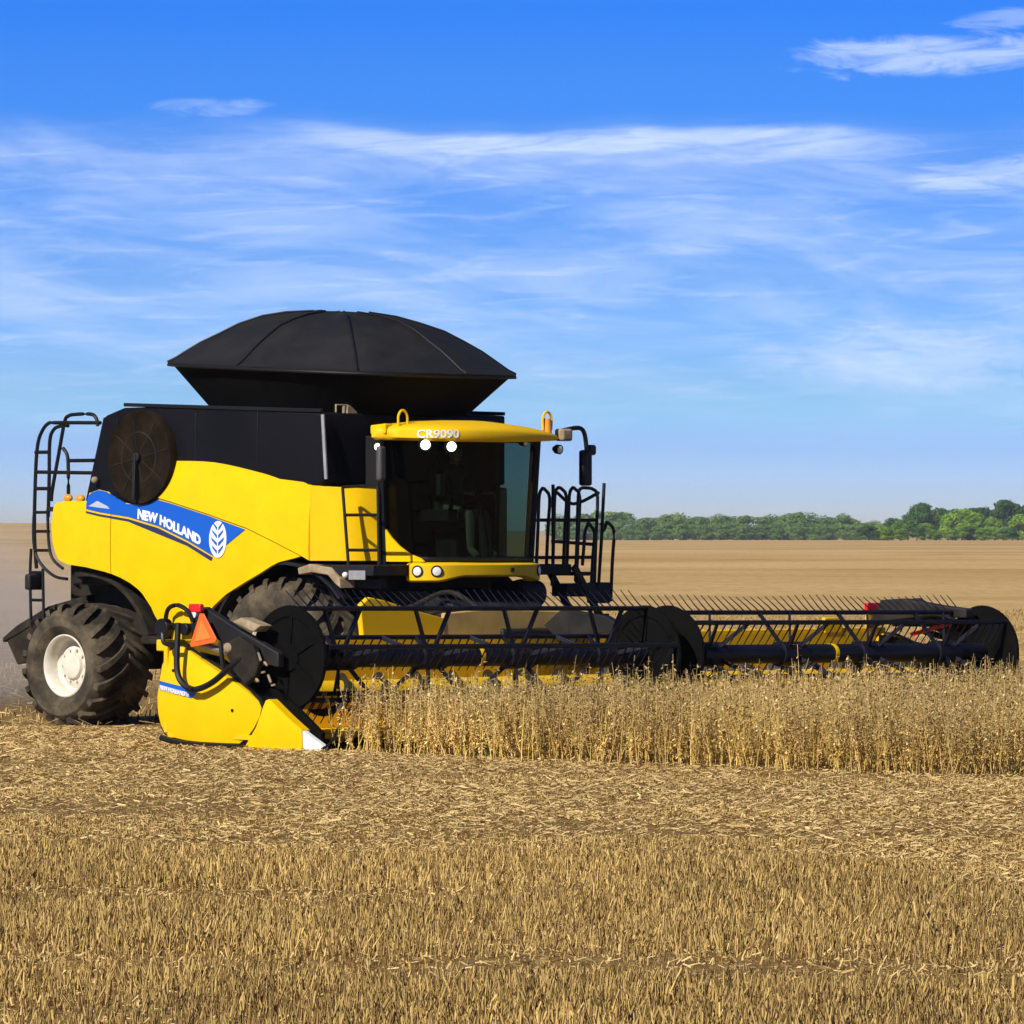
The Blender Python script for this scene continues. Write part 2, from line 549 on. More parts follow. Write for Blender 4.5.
# ------------------------------------------------------------------ the combine: local X forward, Y to its left
TH = R(44.0)
OX, OY = -1.74, 79.91
U = np.array([math.cos(TH), -math.sin(TH)])
L_ = np.array([math.sin(TH), math.cos(TH)])
def to_world(X, Y):
    return OX + X * U[0] + Y * L_[0], OY + X * U[1] + Y * L_[1]
def to_local(x, y):
    return (x - OX) * U[0] + (y - OY) * U[1], (x - OX) * L_[0] + (y - OY) * L_[1]

H = empty('combine_harvester', None, (OX, OY, 0), -TH)
tag(H, 'large yellow and black combine harvester with a wide cutting header working the dry crop', 'combine harvester')

# ---- wheels
def lugs(mb, r, w, n, h):
    for side in (-1, 1):
        for k in range(n):
            a0 = 2 * math.pi * (k + (0.5 if side > 0 else 0)) / n
            da = 2 * math.pi / n * 1.15
            prev = None
            vs = []
            for s in range(6):
                t = s / 5.0
                y = side * w * (0.02 + 0.50 * t)
                a = a0 - da * (t ** 0.8)
                drop = 0.0 if t < 0.75 else (t - 0.75) * 0.34 * r * 0.7
                wa = 0.030 / r * 1.0 + 0.012 * t
                for aa in (a - wa, a + wa):
                    for rr in (r - 0.03 - drop, r + h - drop * 1.1):
                        vs.append((rr * math.cos(aa), y, rr * math.sin(aa)))
            fs = []
            for s in range(5):
                b = s * 4
                fs += [(b + 1, b + 3, b + 7, b + 5), (b, b + 4, b + 6, b + 2) if False else (b + 0, b + 1, b + 5, b + 4), (b + 2, b + 6, b + 7, b + 3)]
            fs += [(0, 2, 3, 1), (20, 21, 23, 22)]
            mb.add(vs, fs)

def wheel(name, X, Y, r, w, rr, nl, side):
    e = empty(name, H, (X, Y, r - 0.035))
    t = MB()
    rt = r - 0.045
    prof = [(rr - 0.01, -w * 0.36), (rr + 0.03, -w * 0.43), (rr + (rt - rr) * 0.35, -w * 0.50), (rr + (rt - rr) * 0.70, -w * 0.50), (rt - 0.05, -w * 0.45), (rt - 0.01, -w * 0.36), (rt, -w * 0.15)]
    prof = prof + [(a, -b) for a, b in reversed(prof)]
    t.rev_y(prof, (0, 0, 0), 72)
    lugs(t, rt, w * 0.92, nl, 0.05)
    t.build('tyre', M['tyre'], e, smooth=30)
    q = MB()
    s = side
    out = s * w * 0.40
    q.rev_y([(rr + 0.012, out - s * 0.02), (rr + 0.022, out + s * 0.01), (rr + 0.006, out + s * 0.018), (rr - 0.02, out), (rr - 0.045, out - s * 0.06), (rr - 0.05, out - s * 0.16), (rr - 0.09, out - s * 0.19),
             (rr * 0.62, out - s * 0.15), (rr * 0.46, out - s * 0.145), (rr * 0.42, out - s * 0.10), (rr * 0.30, out - s * 0.085), (0.001, out - s * 0.08)], (0, 0, 0), 56)
    q.rev_y([(rr + 0.01, -out), (rr - 0.03, -out), (rr - 0.06, -out + s * 0.2), (0.001, -out + s * 0.22)], (0, 0, 0), 40)
    q.build('rim', M['rim'], e, smooth=40)
    for k in range(10):
        a = 2 * math.pi * k / 10
        p = (rr * 0.54 * math.cos(a), out - s * 0.15, rr * 0.54 * math.sin(a))
        MB().tube([p, (p[0], out - s * 0.115, p[2])], 0.016, 6).build('wheel_bolt', M['rim'], e)
    return e

for s in (-1, 1):
    wheel('front_wheel', 0.0, s * 1.33, 0.95, 0.80, 0.43, 22, s)
    wheel('rear_wheel', -3.74, s * 1.29, 0.775, 0.94, 0.375, 19, s)

# ---- under-body
b = MB()
b.box((-1.3, 0, 1.75), (4.9, 1.95, 1.5))
b.box((-3.4, 0, 2.15), (1.2, 2.7, 0.8))
b.box((-3.9, 0, 1.75), (1.1, 1.9, 0.5))
b.box((-0.6, 0, 2.5), (2.6, 2.9, 0.75))
b.build('chassis', M['under'], H, 0.03)
b = MB()
b.tube([(-3.7, -1.35, 0.78), (-3.7, 1.35, 0.78)], 0.11, 12)
b.box((-3.7, 0, 0.85), (0.35, 1.3, 0.32))
b.build('rear_axle', M['under'], H, 0.02)
b = MB()
b.tube([(0, -1.3, 0.95), (0, 1.3, 0.95)], 0.2, 14)
b.box((0, 0, 0.98), (0.5, 1.6, 0.5))
b.build('front_axle', M['under'], H, 0.02)
# wheel housings inside the panel cut-outs
for s in (-1, 1):
    arc = [(-3.55 + 1.22 * math.cos(a), 0.80 + 1.12 * math.sin(a)) for a in np.linspace(R(18), R(100), 14)]
    arc2 = [(-3.55 + 1.16 * math.cos(a), 0.80 + 1.06 * math.sin(a)) for a in np.linspace(R(100), R(18), 14)]
    b = MB()
    b.prism_xz([tuple(p) for p in arc + arc2], s * 0.95, s * 1.50)
    b.build('rear_wheel_arch', M['under'], H)
    arc = [(0.10 + 1.30 * math.cos(a), 0.86 + 1.20 * math.sin(a)) for a in np.linspace(R(40), R(165), 14)]
    arc2 = [(0.10 + 1.26 * math.cos(a), 0.86 + 1.16 * math.sin(a)) for a in np.linspace(R(165), R(40), 14)]
    b = MB()
    b.prism_xz([tuple(p) for p in arc + arc2], s * 0.98, s * 1.60)
    b.build('front_wheel_arch', M['black'], H)
# dusty guard lying over the front tyre
b = MB()
g = [(0.42, 1.98), (0.62, 2.03), (0.98, 1.99), (1.14, 1.86), (1.16, 1.74), (1.06, 1.80), (0.94, 1.90), (0.66, 1.93), (0.44, 1.90)]
b.prism_xz(g, -1.66, -1.22)
b.build('wheel_guard', M['cream'], H, 0.012)
b = MB()
b.prism_xz([(-4.0, 1.62), (-4.75, 1.47), (-5.35, 1.22), (-5.62, 1.06), (-5.62, 1.00), (-5.30, 1.12), (-4.75, 1.36), (-4.0, 1.50)], -1.05, 1.05)
for yy in (-1.02, -0.35, 0.35, 1.02):
    b.prism_xz([(-4.0, 1.50), (-4.75, 1.36), (-5.30, 1.12), (-5.55, 1.02), (-5.35, 0.72), (-4.6, 0.80), (-4.0, 0.95)], yy - 0.02, yy + 0.02)
b.build('straw_chopper', M['under'], H, 0.015)

# ---- body panels
def bulge(x, z):
    return 0.10 * (1 - ((z - 2.25) / 1.05) ** 2) + 0.07 * (1 - ((x + 1.7) / 2.4) ** 2) - 0.05

def panel(name, pts, y, th, m, off=0.0, step=0.14, bev=0.012, side=-1, parent=None, fn=bulge):
    """thick skin of the given side outline, bowed outwards"""
    bm = bmesh.new()
    vs = [bm.verts.new((x, 0, z)) for x, z in pts]
    bm.faces.new(vs)
    bmesh.ops.triangulate(bm, faces=bm.faces[:])
    x0, x1 = min(p[0] for p in pts), max(p[0] for p in pts)
    z0, z1 = min(p[1] for p in pts), max(p[1] for p in pts)
    x = x0 + step
    while x < x1:
        bmesh.ops.bisect_plane(bm, geom=bm.verts[:] + bm.edges[:] + bm.faces[:], plane_co=(x, 0, 0), plane_no=(1, 0, 0))
        x += step
    z = z0 + step
    while z < z1:
        bmesh.ops.bisect_plane(bm, geom=bm.verts[:] + bm.edges[:] + bm.faces[:], plane_co=(0, 0, z), plane_no=(0, 0, 1))
        z += step
    bmesh.ops.dissolve_limit(bm, angle_limit=R(0.01), verts=[], edges=[e for e in bm.edges if len(e.link_faces) == 2 and False])
    r = bmesh.ops.extrude_face_region(bm, geom=bm.faces[:])
    for v in [g for g in r['geom'] if isinstance(g, bmesh.types.BMVert)]:
        v.co.y += th
    for v in bm.verts:
        v.co.y = -(v.co.y) + (fn(v.co.x, v.co.z) + off)
        v.co.y = side * (abs(y) + v.co.y)
    bmesh.ops.recalc_face_normals(bm, faces=bm.faces[:])
    me = bpy.data.meshes.new(name)
    bm.to_mesh(me)
    bm.free()
    me.materials.append(m)
    me.polygons.foreach_set('use_smooth', [True] * len(me.polygons))
    me.set_sharp_from_angle(angle=R(40))
    o = bpy.data.objects.new(name, me)
    COL.objects.link(o)
    o.parent = parent or H
    return o

def rounded(pts, n=4):
    return [(p.x, p.y) for p in catmull([(a, b, 0) for a, b in pts], n)]

seam_x = -2.93
low_top = [(-4.00, 2.78), (-3.80, 2.80), (-3.41, 2.80), (-3.37, 2.90), (-3.19, 2.94), (-3.0, 2.91), (-2.89, 2.79), (-2.42, 2.75), (-2.2, 2.845), (-1.78, 2.765), (-1.16, 2.625), (-0.48, 2.455), (-0.01, 2.29), (0.43, 2.125)]
arch = rounded([(0.43, 2.115), (0.06, 2.05), (-0.34, 1.88), (-0.75, 1.71), (-1.05, 1.55), (-1.21, 1.40), (-1.33, 1.22)], 3) + rounded([(-2.02, 1.20), (-2.16, 1.36), (-2.26, 1.54), (-2.43, 1.70), (-2.67, 1.82), (-2.93, 1.895)], 3)
for s in (-1, 1):
    mid = [p for p in low_top if p[0] > -2.9]
    panel('side_panel', [(seam_x + 0.006, 2.80)] + mid + arch[1:-1] + [(seam_x + 0.006, 1.895)], 1.545, 0.05, M['yellow'], side=s)
    rear = [(seam_x - 0.006, 1.895), (-3.05, 1.92), (-3.41, 1.975), (-3.78, 2.01), (-3.93, 2.06), (-4.0, 2.15), (-4.06, 2.30), (-4.085, 2.51), (-4.06, 2.72)] + [p for p in low_top if p[0] <= -2.9 and p[0] > -4.05] + [(seam_x - 0.006, 2.84)]
    panel('rear_panel', rear, 1.545, 0.05, M['yellow'], side=s)
    up = rounded([(-1.87, 3.29), (-1.1, 3.265), (-0.27, 3.13), (0.08, 3.045)], 4) + [(0.43, 3.02), (0.58, 2.985), (0.58, 2.075), (0.44, 2.135), (-0.01, 2.305), (-0.48, 2.47), (-1.16, 2.64), (-1.78, 2.78), (-2.17, 2.86)]
    panel('upper_panel', up, 1.545, 0.05, M['yellow'], off=0.025, side=s)
    # quarter panel sweeping in beside the cab
    plan = [(0.592, 1.545 + bulge(0.58, 2.5) + 0.02), (0.72, 1.53), (0.88, 1.46), (1.02, 1.36), (1.13, 1.23), (1.20, 1.04)]
    b = MB()
    rings = []
    for z in (2.07, 2.3, 2.6, 2.98):
        rings.append([(x, s * y, z + (0.0 if z < 2.9 else -0.05 * i / 5)) for i, (x, y) in enumerate(plan)] + [(x - 0.03, s * (y - 0.04), z + (0.0 if z < 2.9 else -0.05 * i / 5)) for i, (x, y) in reversed(list(enumerate(plan)))])
    b.ring_loft(rings)
    b.build('quarter_panel', M['yellow'], H)
    # decals follow the skin
    dec = [(-3.41, 2.78), (-3.385, 2.86), (-3.33, 2.905), (-3.19, 2.935), (-3.04, 2.915), (-2.96, 2.86), (-2.89, 2.785), (-2.65, 2.765), (-2.42, 2.745), (-2.2, 2.835), (-1.78, 2.755), (-1.16, 2.615), (-0.50, 2.445), (-0.78, 2.32), (-1.05, 2.12), (-1.51, 2.31), (-2.05, 2.49), (-2.6, 2.60), (-3.15, 2.66), (-3.41, 2.70)]
    panel('decal', dec, 1.545, 0.012, M['blue'], off=0.007, side=s)
    st = [(-3.41, 2.675), (-3.15, 2.635), (-2.6, 2.575), (-2.05, 2.465), (-1.51, 2.285), (-1.06, 2.10), (-1.09, 2.06), (-1.51, 2.245), (-2.05, 2.425), (-2.6, 2.545), (-3.15, 2.61), (-3.41, 2.65)]
    panel('pinstripe', st, 1.545, 0.012, M['navy'], off=0.007, side=s)
    # pale streak in place of the small script on the rear of the decal
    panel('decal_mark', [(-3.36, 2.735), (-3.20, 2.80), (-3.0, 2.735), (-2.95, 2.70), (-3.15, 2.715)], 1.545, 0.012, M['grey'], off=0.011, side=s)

def lettering(text, size, fn, m, parent, bold=0.0):
    cu = bpy.data.curves.new('lettering', 'FONT')
    cu.body = text
    cu.size = size
    cu.offset = bold
    cu.extrude = 0.003
    cu.resolution_u = 3
    tmp = bpy.data.objects.new('lettering_source', cu)
    COL.objects.link(tmp)
    bpy.context.view_layer.update()
    me = bpy.data.meshes.new_from_object(tmp)
    bpy.data.objects.remove(tmp)
    bpy.data.curves.remove(cu)
    me.name = 'lettering'
    for v in me.vertices:
        v.co = Vector(fn(v.co.x, v.co.y, v.co.z))
    me.materials.clear()
    me.materials.append(m)
    o = bpy.data.objects.new('lettering', me)
    COL.objects.link(o)
    o.parent = parent
    return o

def base_line(x):                  # the words follow the sweep of the decal
    p = np.interp(x, [-3.0, -2.43, -2.05, -1.51, -1.20, -0.9], [2.63, 2.575, 2.515, 2.34, 2.215, 2.08])
    return float(p)
def on_skin(x, y, z):
    X = -2.42 + x
    Zb = base_line(X)
    Z = Zb + 0.012 + y
    return (X, -(1.545 + bulge(X, Z) + 0.012 + z), Z)
lettering('NEW HOLLAND', 0.158, on_skin, M['white'], H, 0.008)
# wheat-leaf emblem in a white oval
cx, cz = -0.965, 2.325
b = MB()
def em(dx, dz, o): return (cx + dx, -(1.545 + bulge(cx + dx, cz + dz) + o), cz + dz)
n = 28
ring = [em(0.15 * math.cos(a), 0.225 * math.sin(a), 0.013) for a in [2 * math.pi * k / n for k in range(n)]]
ring2 = [em(0.15 * math.cos(a), 0.225 * math.sin(a), 0.004) for a in [2 * math.pi * k / n for k in range(n)]]
b.ring_loft([ring2, ring])
b.build('emblem', M['white'], H)
b = MB()
for k in range(4):
    for s in (-1, 1):
        z0 = -0.18 + k * 0.095
        q = [em(s * 0.012, z0, 0.017), em(s * (0.10 - 0.012 * abs(k - 1)), z0 + 0.075, 0.017), em(s * (0.115 - 0.012 * abs(k - 1)), z0 + 0.115, 0.017), em(s * 0.012, z0 + 0.045, 0.017)]
        b.add(q, [(0, 1, 2, 3)])
b.build('emblem_leaf', M['blue'], H)

# ---- grain tank, engine bay
b = MB()
tank = [(-2.76, 3.955), (-1.42, 3.965), (0.78, 3.85), (0.78, 3.0), (0.45, 2.95), (0.45, 2.60), (-3.45, 2.60), (-3.45, 2.86), (-3.10, 3.86)]
b.prism_xz(tank, -1.58, 1.58)
b.build('grain_tank', M['tank'], H, 0.025)
b = MB()
for s in (-1, 1):
    b.box((-0.99, s * 1.575, 3.935), (3.5, 0.05, 0.045), Matrix.Rotation(R(1.9), 3, 'Y'))
    for x in (-1.45, -0.35):
        b.box((x, s * 1.582, 3.55), (0.015, 0.014, 0.66))
b.build('tank_rim', M['rail'], H, 0.006)
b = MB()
b.bar((0.79, -1.592, 3.83), (0.85, -1.592, 3.05), 0.03, 0.045)  # pale bar stands in for the highlight along the tank's front corner edge
b.build('corner_highlight', M['grille'], H, 0.008)
b = MB()
b.box((0.70, -1.05, 3.88), (0.10, 0.16, 0.14))
b.tube([(0.72, -1.3, 3.86), (0.72, -1.3, 3.95), (0.72, -0.9, 3.95), (0.72, -0.9, 3.86)], 0.015, 6)
b.build('tank_latch', M['cream'], H, 0.01)
# tank extension and its dome cover
N12 = 12
def rim_pts(lx, ly, cx_, z, slope, pw=2.7):
    out = []
    for k in range(48):
        a = 2 * math.pi * k / 48
        c, s = math.cos(a), math.sin(a)
        r = (abs(c) ** pw + abs(s) ** pw) ** (-1 / pw)
        X, Y = cx_ + lx * r * c, ly * r * s
        out.append((X, Y, z - slope * (X - cx_)))
    return out
CX_ = -0.51
rim = rim_pts(2.13, 1.74, CX_, 4.435, 0.05)
low = rim_pts(1.52, 1.30, CX_ - 0.0, 3.85, 0.01)
b = MB()
inn = [(CX_ + (x - CX_) * 0.97, y * 0.97, z - 0.01) for x, y, z in rim]
b.ring_loft([low, rim], cap=False)
b.ring_loft([inn, [(CX_ + (x - CX_) * 0.96, y * 0.96, z) for x, y, z in low]], cap=False)
b.build('tank_extension', mat('extension_rubber', (0.004, 0.004, 0.004), 0.9, var=0.2, spec=0.08), H)
b = MB()
rings = []
prof = [(1.012, -0.035), (1.018, 0.0), (0.97, 0.05), (0.90, 0.15), (0.82, 0.26), (0.72, 0.37), (0.60, 0.50), (0.46, 0.60), (0.32, 0.665), (0.16, 0.70), (0.03, 0.71)]
for f, h in prof:
    rg = []
    for k, (x, y, z) in enumerate(rim):
        a = 2 * math.pi * k / 48
        seg = (k % 6) / 6.0
        sag = math.sin(math.pi * seg) * 0.07 * math.sin(math.pi * min(1, max(0, f)) ** 0.8) + 0.012 * math.sin(k * 1.7 + f * 9) * math.sin(math.pi * f) ** 2    # fabric sags between the bows
        zc = 4.43
        rg.append((CX_ + (x - CX_) * f, y * f, zc + (z - zc) * (f if f < 1 else 1) + h - sag))
    rings.append(rg)
b.ring_loft(rings, cap=True)
cov = b.build('tank_cover', M['fabric'], H, smooth=50)
b = MB()
for k in range(0, 48, 6):
    b.tube([(p[k][0], p[k][1], p[k][2] + 0.006) for p in rings[1:-1]], 0.014, 6)
b.build('cover_bow', M['rail'], cov)
b = MB()
b.tube([rings[0][k % 48] for k in range(49)], 0.02, 6)
b.build('cover_hem', M['rail'], cov)

# ---- round air screen
b = MB()
c = (-2.36, -1.61, 3.335)
b.rev_y([(0.585, 0.06), (0.585, -0.06), (0.57, -0.085), (0.53, -0.085), (0.50, -0.07), (0.30, -0.085), (0.10, -0.095), (0.001, -0.096)], c, 48)
scr = b.build('air_screen', M['mesh'], H)
b = MB()
b.bar((c[0], c[1] - 0.115, c[2] + 0.05), (c[0] - 0.02, c[1] - 0.115, c[2] - 0.52), 0.10, 0.05)
b.rev_y([(0.06, 0.0), (0.06, -0.05), (0.001, -0.06)], (c[0], c[1] - 0.095, c[2]), 16)
b.build('screen_wand', M['dark'], scr, 0.008)
b = MB()
for k in range(8):
    a = 2 * math.pi * k / 8 + 0.2
    b.bar((c[0] + 0.10 * math.cos(a), c[1] - 0.098, c[2] + 0.10 * math.sin(a)), (c[0] + 0.50 * math.cos(a), c[1] - 0.078, c[2] + 0.50 * math.sin(a)), 0.008, 0.012)
b.rev_y([(0.30, -0.087), (0.31, -0.092), (0.32, -0.085)], c, 40)
b.build('screen_rib', M['under'], scr)
b = MB()
b.prism_xz([(-3.45, 2.80), (-3.12, 3.84), (-2.86, 3.84), (-2.86, 2.80)], -1.592, -1.57)
b.build('engine_side_panel', M['tank'], H, 0.01)
b = MB()
b.ball((-3.20, -1.66, 3.06), 0.045)
b.build('fuel_cap', M['cream'], H)

# ---- rear rails and ladder
def rails(name, lines, r=0.022, m='rail', parent=None):
    b = MB()
    for ln in lines:
        b.tube(ln, r, 7)
    return b.build(name, M[m], parent or H)
def XZ(y, pts, n=4):
    return catmull([(x, y, z) for x, z in pts], n)
Yr = -1.29
rails('rear_handrail', [
    XZ(Yr, [(-4.70, 1.95), (-4.74, 2.4), (-4.72, 3.1), (-4.68, 3.5), (-4.60, 3.68), (-4.48, 3.78), (-4.3, 3.79), (-3.5, 3.78)]),
    XZ(Yr, [(-4.48, 2.60), (-4.46, 3.1), (-4.45, 3.55), (-4.38, 3.70), (-4.25, 3.745), (-4.10, 3.75)]),
    XZ(Yr, [(-4.42, 2.80), (-4.40, 2.95), (-4.28, 3.4), (-4.17, 3.80), (-4.10, 3.87), (-3.98, 3.89), (-3.68, 3.89), (-3.58, 3.84), (-3.55, 3.74)]),
    XZ(Yr, [(-4.20, 3.47), (-4.12, 3.38), (-4.10, 3.2), (-4.10, 2.80)]),
    XZ(Yr, [(-4.72, 3.17), (-3.45, 3.15)], 1),
    XZ(Yr, [(-4.10, 3.31), (-3.62, 3.31)], 1),
    [(-4.72, Yr, 3.42), (-4.46, Yr, 3.42)], [(-4.72, Yr, 2.96), (-4.47, Yr, 2.96)],
], 0.024)
lad = [XZ(Yr, [(-4.74, 2.7), (-4.76, 2.4), (-4.72, 2.15), (-4.58, 1.98), (-4.35, 1.85), (-4.12, 1.82)]),
       XZ(Yr, [(-4.49, 2.7), (-4.47, 2.3), (-4.40, 2.08), (-4.20, 1.95)]),
       XZ(Yr, [(-4.80, 2.2), (-4.82, 1.85), (-4.80, 1.2)]), XZ(Yr, [(-4.58, 1.95), (-4.56, 1.2)], 1)]
low_lad = lad[2:]
lad = lad[:2]
for z in (2.66, 2.42, 2.18, 1.90, 1.55, 1.28):
    w0, w1 = (-4.72, -4.46) if z > 2 else (-4.80, -4.57)
    (lad if z > 2 else low_lad).append([(w0, Yr, z), (w1, Yr, z)])
rails('rear_ladder', lad, 0.020)
rails('folding_step', low_lad, 0.020)
rails('rear_handrail', [[(p[0], -p[1], p[2]) for p in XZ(Yr, [(-4.42, 2.80), (-4.40, 3.4), (-4.30, 3.70), (-4.10, 3.78), (-3.5, 3.78)])]], 0.022)
b = MB()
b.box((-3.95, 0, 2.70), (1.0, 2.7, 0.06))
b.box((-3.85, 0, 2.40), (0.5, 2.9, 0.5))
b.build('rear_deck', M['dark'], H, 0.01)
b = MB()
b.box((-4.72, -1.31, 1.78), (0.10, 0.26, 0.20))
b.build('tail_light', M['dark'], H, 0.03)
b = MB()
for x, z in ((-3.85, 2.84), (-3.62, 2.83)):
    b.ball((x, -1.52, z), (0.07, 0.05, 0.05))
b.build('marker_light', M['amber'], H)

# ---- cab
cabC = empty('cab', H, (0, 0, 0))
def cab_plan(z, inset=0.0):
    t = (z - 2.05) / 1.5
    w = 0.93 + 0.07 * t - inset
    fx = 2.04 + 0.06 * t - inset
    half = [(1.20, w), (1.45, w), (1.72, w * 0.995), (fx - 0.16, w * 0.96), (fx - 0.06, w * 0.82), (fx + 0.0, w * 0.55), (fx + 0.03, w * 0.27), (fx + 0.04, 0)]
    return [(x, -y) for x, y in half] + [(x, y) for x, y in reversed(half[:-1])]
zs = [2.10, 2.4, 2.75, 3.1, 3.54]
def sheet(i0, i1, name, m, zlist, parent, off=0.0):
    b = MB()
    rows = []
    for z in zlist:
        p = cab_plan(z, off)[i0:i1 + 1]
        rows.append([(x, y, z) for x, y in p])
    k = len(rows[0])
    vs = [q for r in rows for q in r]
    fs = [(i * k + j, i * k + j + 1, (i + 1) * k + j + 1, (i + 1) * k + j) for i in range(len(rows) - 1) for j in range(k - 1)]
    b.add(vs, fs)
    return b.build(name, m, parent)
sheet(3, 11, 'windscreen', M['glass'], zs, cabC)
sheet(0, 3, 'door_glass', M['glass'], zs, cabC)
sheet(11, 14, 'side_window', M['glass'], zs, cabC)
b = MB()
for i in (0, 11, 14):
    lo, hi = cab_plan(2.0)[i], cab_plan(3.56)[i]
    w = 0.08 if i in (0, 14) else 0.06
    b.bar((lo[0], lo[1], 2.0), (hi[0], hi[1], 3.56), w, w)
for z in (2.09, 3.53):
    p = cab_plan(z)
    b.tube([(x, y, z) for x, y in p], 0.03, 6)
b.bar((1.94, 0.76, 2.05), (1.99, 0.83, 3.54), 0.07, 0.07)
b.build('cab_frame', M['rail'], cabC)
b = MB()
b.box((1.02, 0, 2.80), (0.36, 1.84, 1.56))
b.prism_xy([(x, y) for x, y in cab_plan(2.05, 0.02)], 1.98, 2.09)
b.prism_xy([(x, y) for x, y in cab_plan(3.55, 0.02)], 3.535, 3.575)
b.build('cab_shell', M['black'], cabC, 0.01)
# yellow sweep low on the cab's right corner
b = MB()
def cs(x, z): return (x, -(0.93 + 0.07 * (z - 2.05) / 1.5 + 0.03), z)
out_ = [(1.22, 2.06), (1.22, 2.47), (1.32, 2.36), (1.46, 2.25), (1.62, 2.16), (1.82, 2.10), (1.88, 2.06)]
a0 = [cs(x, z) for x, z in out_]
a1 = [(x, y + 0.025, z) for x, y, z in a0]
b.ring_loft([a1, a0])
b.build('door_sill', M['yellow'], cabC)
# roof
b = MB()
rp = [(1.25, -1.12), (1.60, -1.15), (1.92, -1.13), (2.16, -1.00), (2.30, -0.70), (2.36, -0.25), (2.36, 0.25), (2.28, 0.70), (2.14, 1.05), (2.02, 1.20), (1.60, 1.20), (1.25, 1.12)]
rp = [(p.x, p.y) for p in catmull([(x, y, 0) for x, y in rp], 4, True)]
cxr, cyr = 1.75, 0.0
rings = []
for f, zb in ((0.90, 3.52), (0.97, 3.525), (1.0, 3.555), (1.0, 3.645), (0.975, 3.675), (0.88, 3.71), (0.6, 3.75), (0.3, 3.768), (0.02, 3.772)):
    rg = []
    for x, y in rp:
        X, Y = cxr + (x - cxr) * f, cyr + (y - cyr) * f
        rg.append((X, Y, zb - 0.03 * max(0, X - 1.5) - (0.055 if zb > 3.6 else -0.02) * max(0, Y)))
    rings.append(rg)
b.ring_loft(rings)
roof = b.build('cab_roof', M['yellow_worn'], H, smooth=40)
b = MB()
b.prism_xz([(1.24, 3.59), (1.24, 3.70), (1.50, 3.72), (1.50, 3.59)], -1.24, -1.10)
b.build('roof_corner', M['yellow'], roof, 0.02)
def on_roof(x, y, z):              # letters run round the right front corner of the roof
    s = x * 1.18 + 0.07
    pts = [(1.86, -1.145), (2.00, -1.10), (2.14, -1.02), (2.235, -0.87), (2.30, -0.70), (2.34, -0.45), (2.36, -0.2)]
    acc = 0
    for (x0, y0), (x1, y1) in zip(pts, pts[1:]):
        L = math.hypot(x1 - x0, y1 - y0)
        if s <= acc + L or (x1, y1) == pts[-1]:
            t = (s - acc) / L
            nx, ny = (y1 - y0) / L, -(x1 - x0) / L
            return (x0 + (x1 - x0) * t + nx * (0.012 + z), y0 + (y1 - y0) * t + ny * (0.012 + z), 3.545 + y)
        acc += L
lettering('CR9090', 0.135, on_roof, M['white'], roof, 0.003)
# loops, lamps, mirrors on the roof
for (x, y) in ((1.58, -1.02), (2.03, 1.02)):
    b = MB()
    b.tube(catmull([(x, y - 0.07, 3.66), (x, y - 0.075, 3.80), (x, y - 0.03, 3.87), (x, y + 0.03, 3.87), (x, y + 0.075, 3.80), (x, y + 0.07, 3.66)], 4), 0.016, 7)
    b.build('beacon_guard', M['yellow'], roof)
MB().tube([(2.03, 1.02, 3.62), (2.03, 1.02, 3.80)], [0.06, 0.045], 12).build('beacon', M['amber'], roof, 0.01)
def lamp(p, r, d, lit=True, parent=None):
    d = Vector(d).normalized()
    q = Vector(p)
    b = MB()
    b.tube([q - d * 0.10, q - d * 0.05, q + d * 0.01], [r * 0.6, r * 1.28, r * 1.32], 16)
    hs = b.build('work_light', M['rail'], parent or H)
    b = MB()
    b.tube([q + d * 0.004, q + d * 0.016, q + d * 0.024], [r * 0.98, r * 0.95, r * 0.5], 16)
    b.build('lens', M['lamp_on'] if lit else M['lens'], hs)
lamp((2.00, -1.06, 3.46), 0.062, (0.8, -0.55, -0.1))
lamp((2.20, -0.82, 3.44), 0.062, (0.85, -0.4, -0.1))
lamp((1.30, -1.16, 3.44), 0.045, (0.3, -1, -0.05))
lamp((2.16, 1.10, 3.42), 0.045, (1, 0, -0.1), False)
lamp((2.20, 0.45, 3.49), 0.03, (1, 0, -0.1), False)
# left mirror on its arm (far side) and right mirror
b = MB()
b.box((2.06, 1.28, 3.60), (0.16, 0.18, 0.15))
b.build('mirror_bracket', M['cream'], roof, 0.03)
for s, X, Yd, nm in ((1, 2.05, 0.0, 'far'), (-1, 1.36, 0.0, 'near')):
    me_ = empty('wing_mirror', H, (0, 0, 0))
    if s > 0:
        b = MB()
        b.tube(catmull([(2.05, 1.25, 3.65), (2.05, 1.55, 3.69), (2.05, 1.66, 3.62), (2.05, 1.70, 3.40), (2.05, 1.69, 3.30)], 4), 0.028, 8)
        b.build('mirror_arm', M['rail'], me_)
        b = MB()
        b.box((2.03, 1.70, 3.20), (0.10, 0.17, 0.44))
        b.box((2.03, 1.80, 3.42), (0.10, 0.12, 0.13))
        b.build('mirror_head', M['rail'], me_, 0.035)
    else:
        b = MB()
        b.tube(catmull([(1.40, -1.06, 3.57), (1.38, -1.16, 3.55), (1.36, -1.17, 3.45)], 4), 0.022, 8)
        b.build('mirror_arm', M['rail'], me_)
        b = MB()
        b.box((1.36, -1.17, 3.24), (0.09, 0.12, 0.42))
        b.build('mirror_head', M['grille_dark'], me_, 0.035)
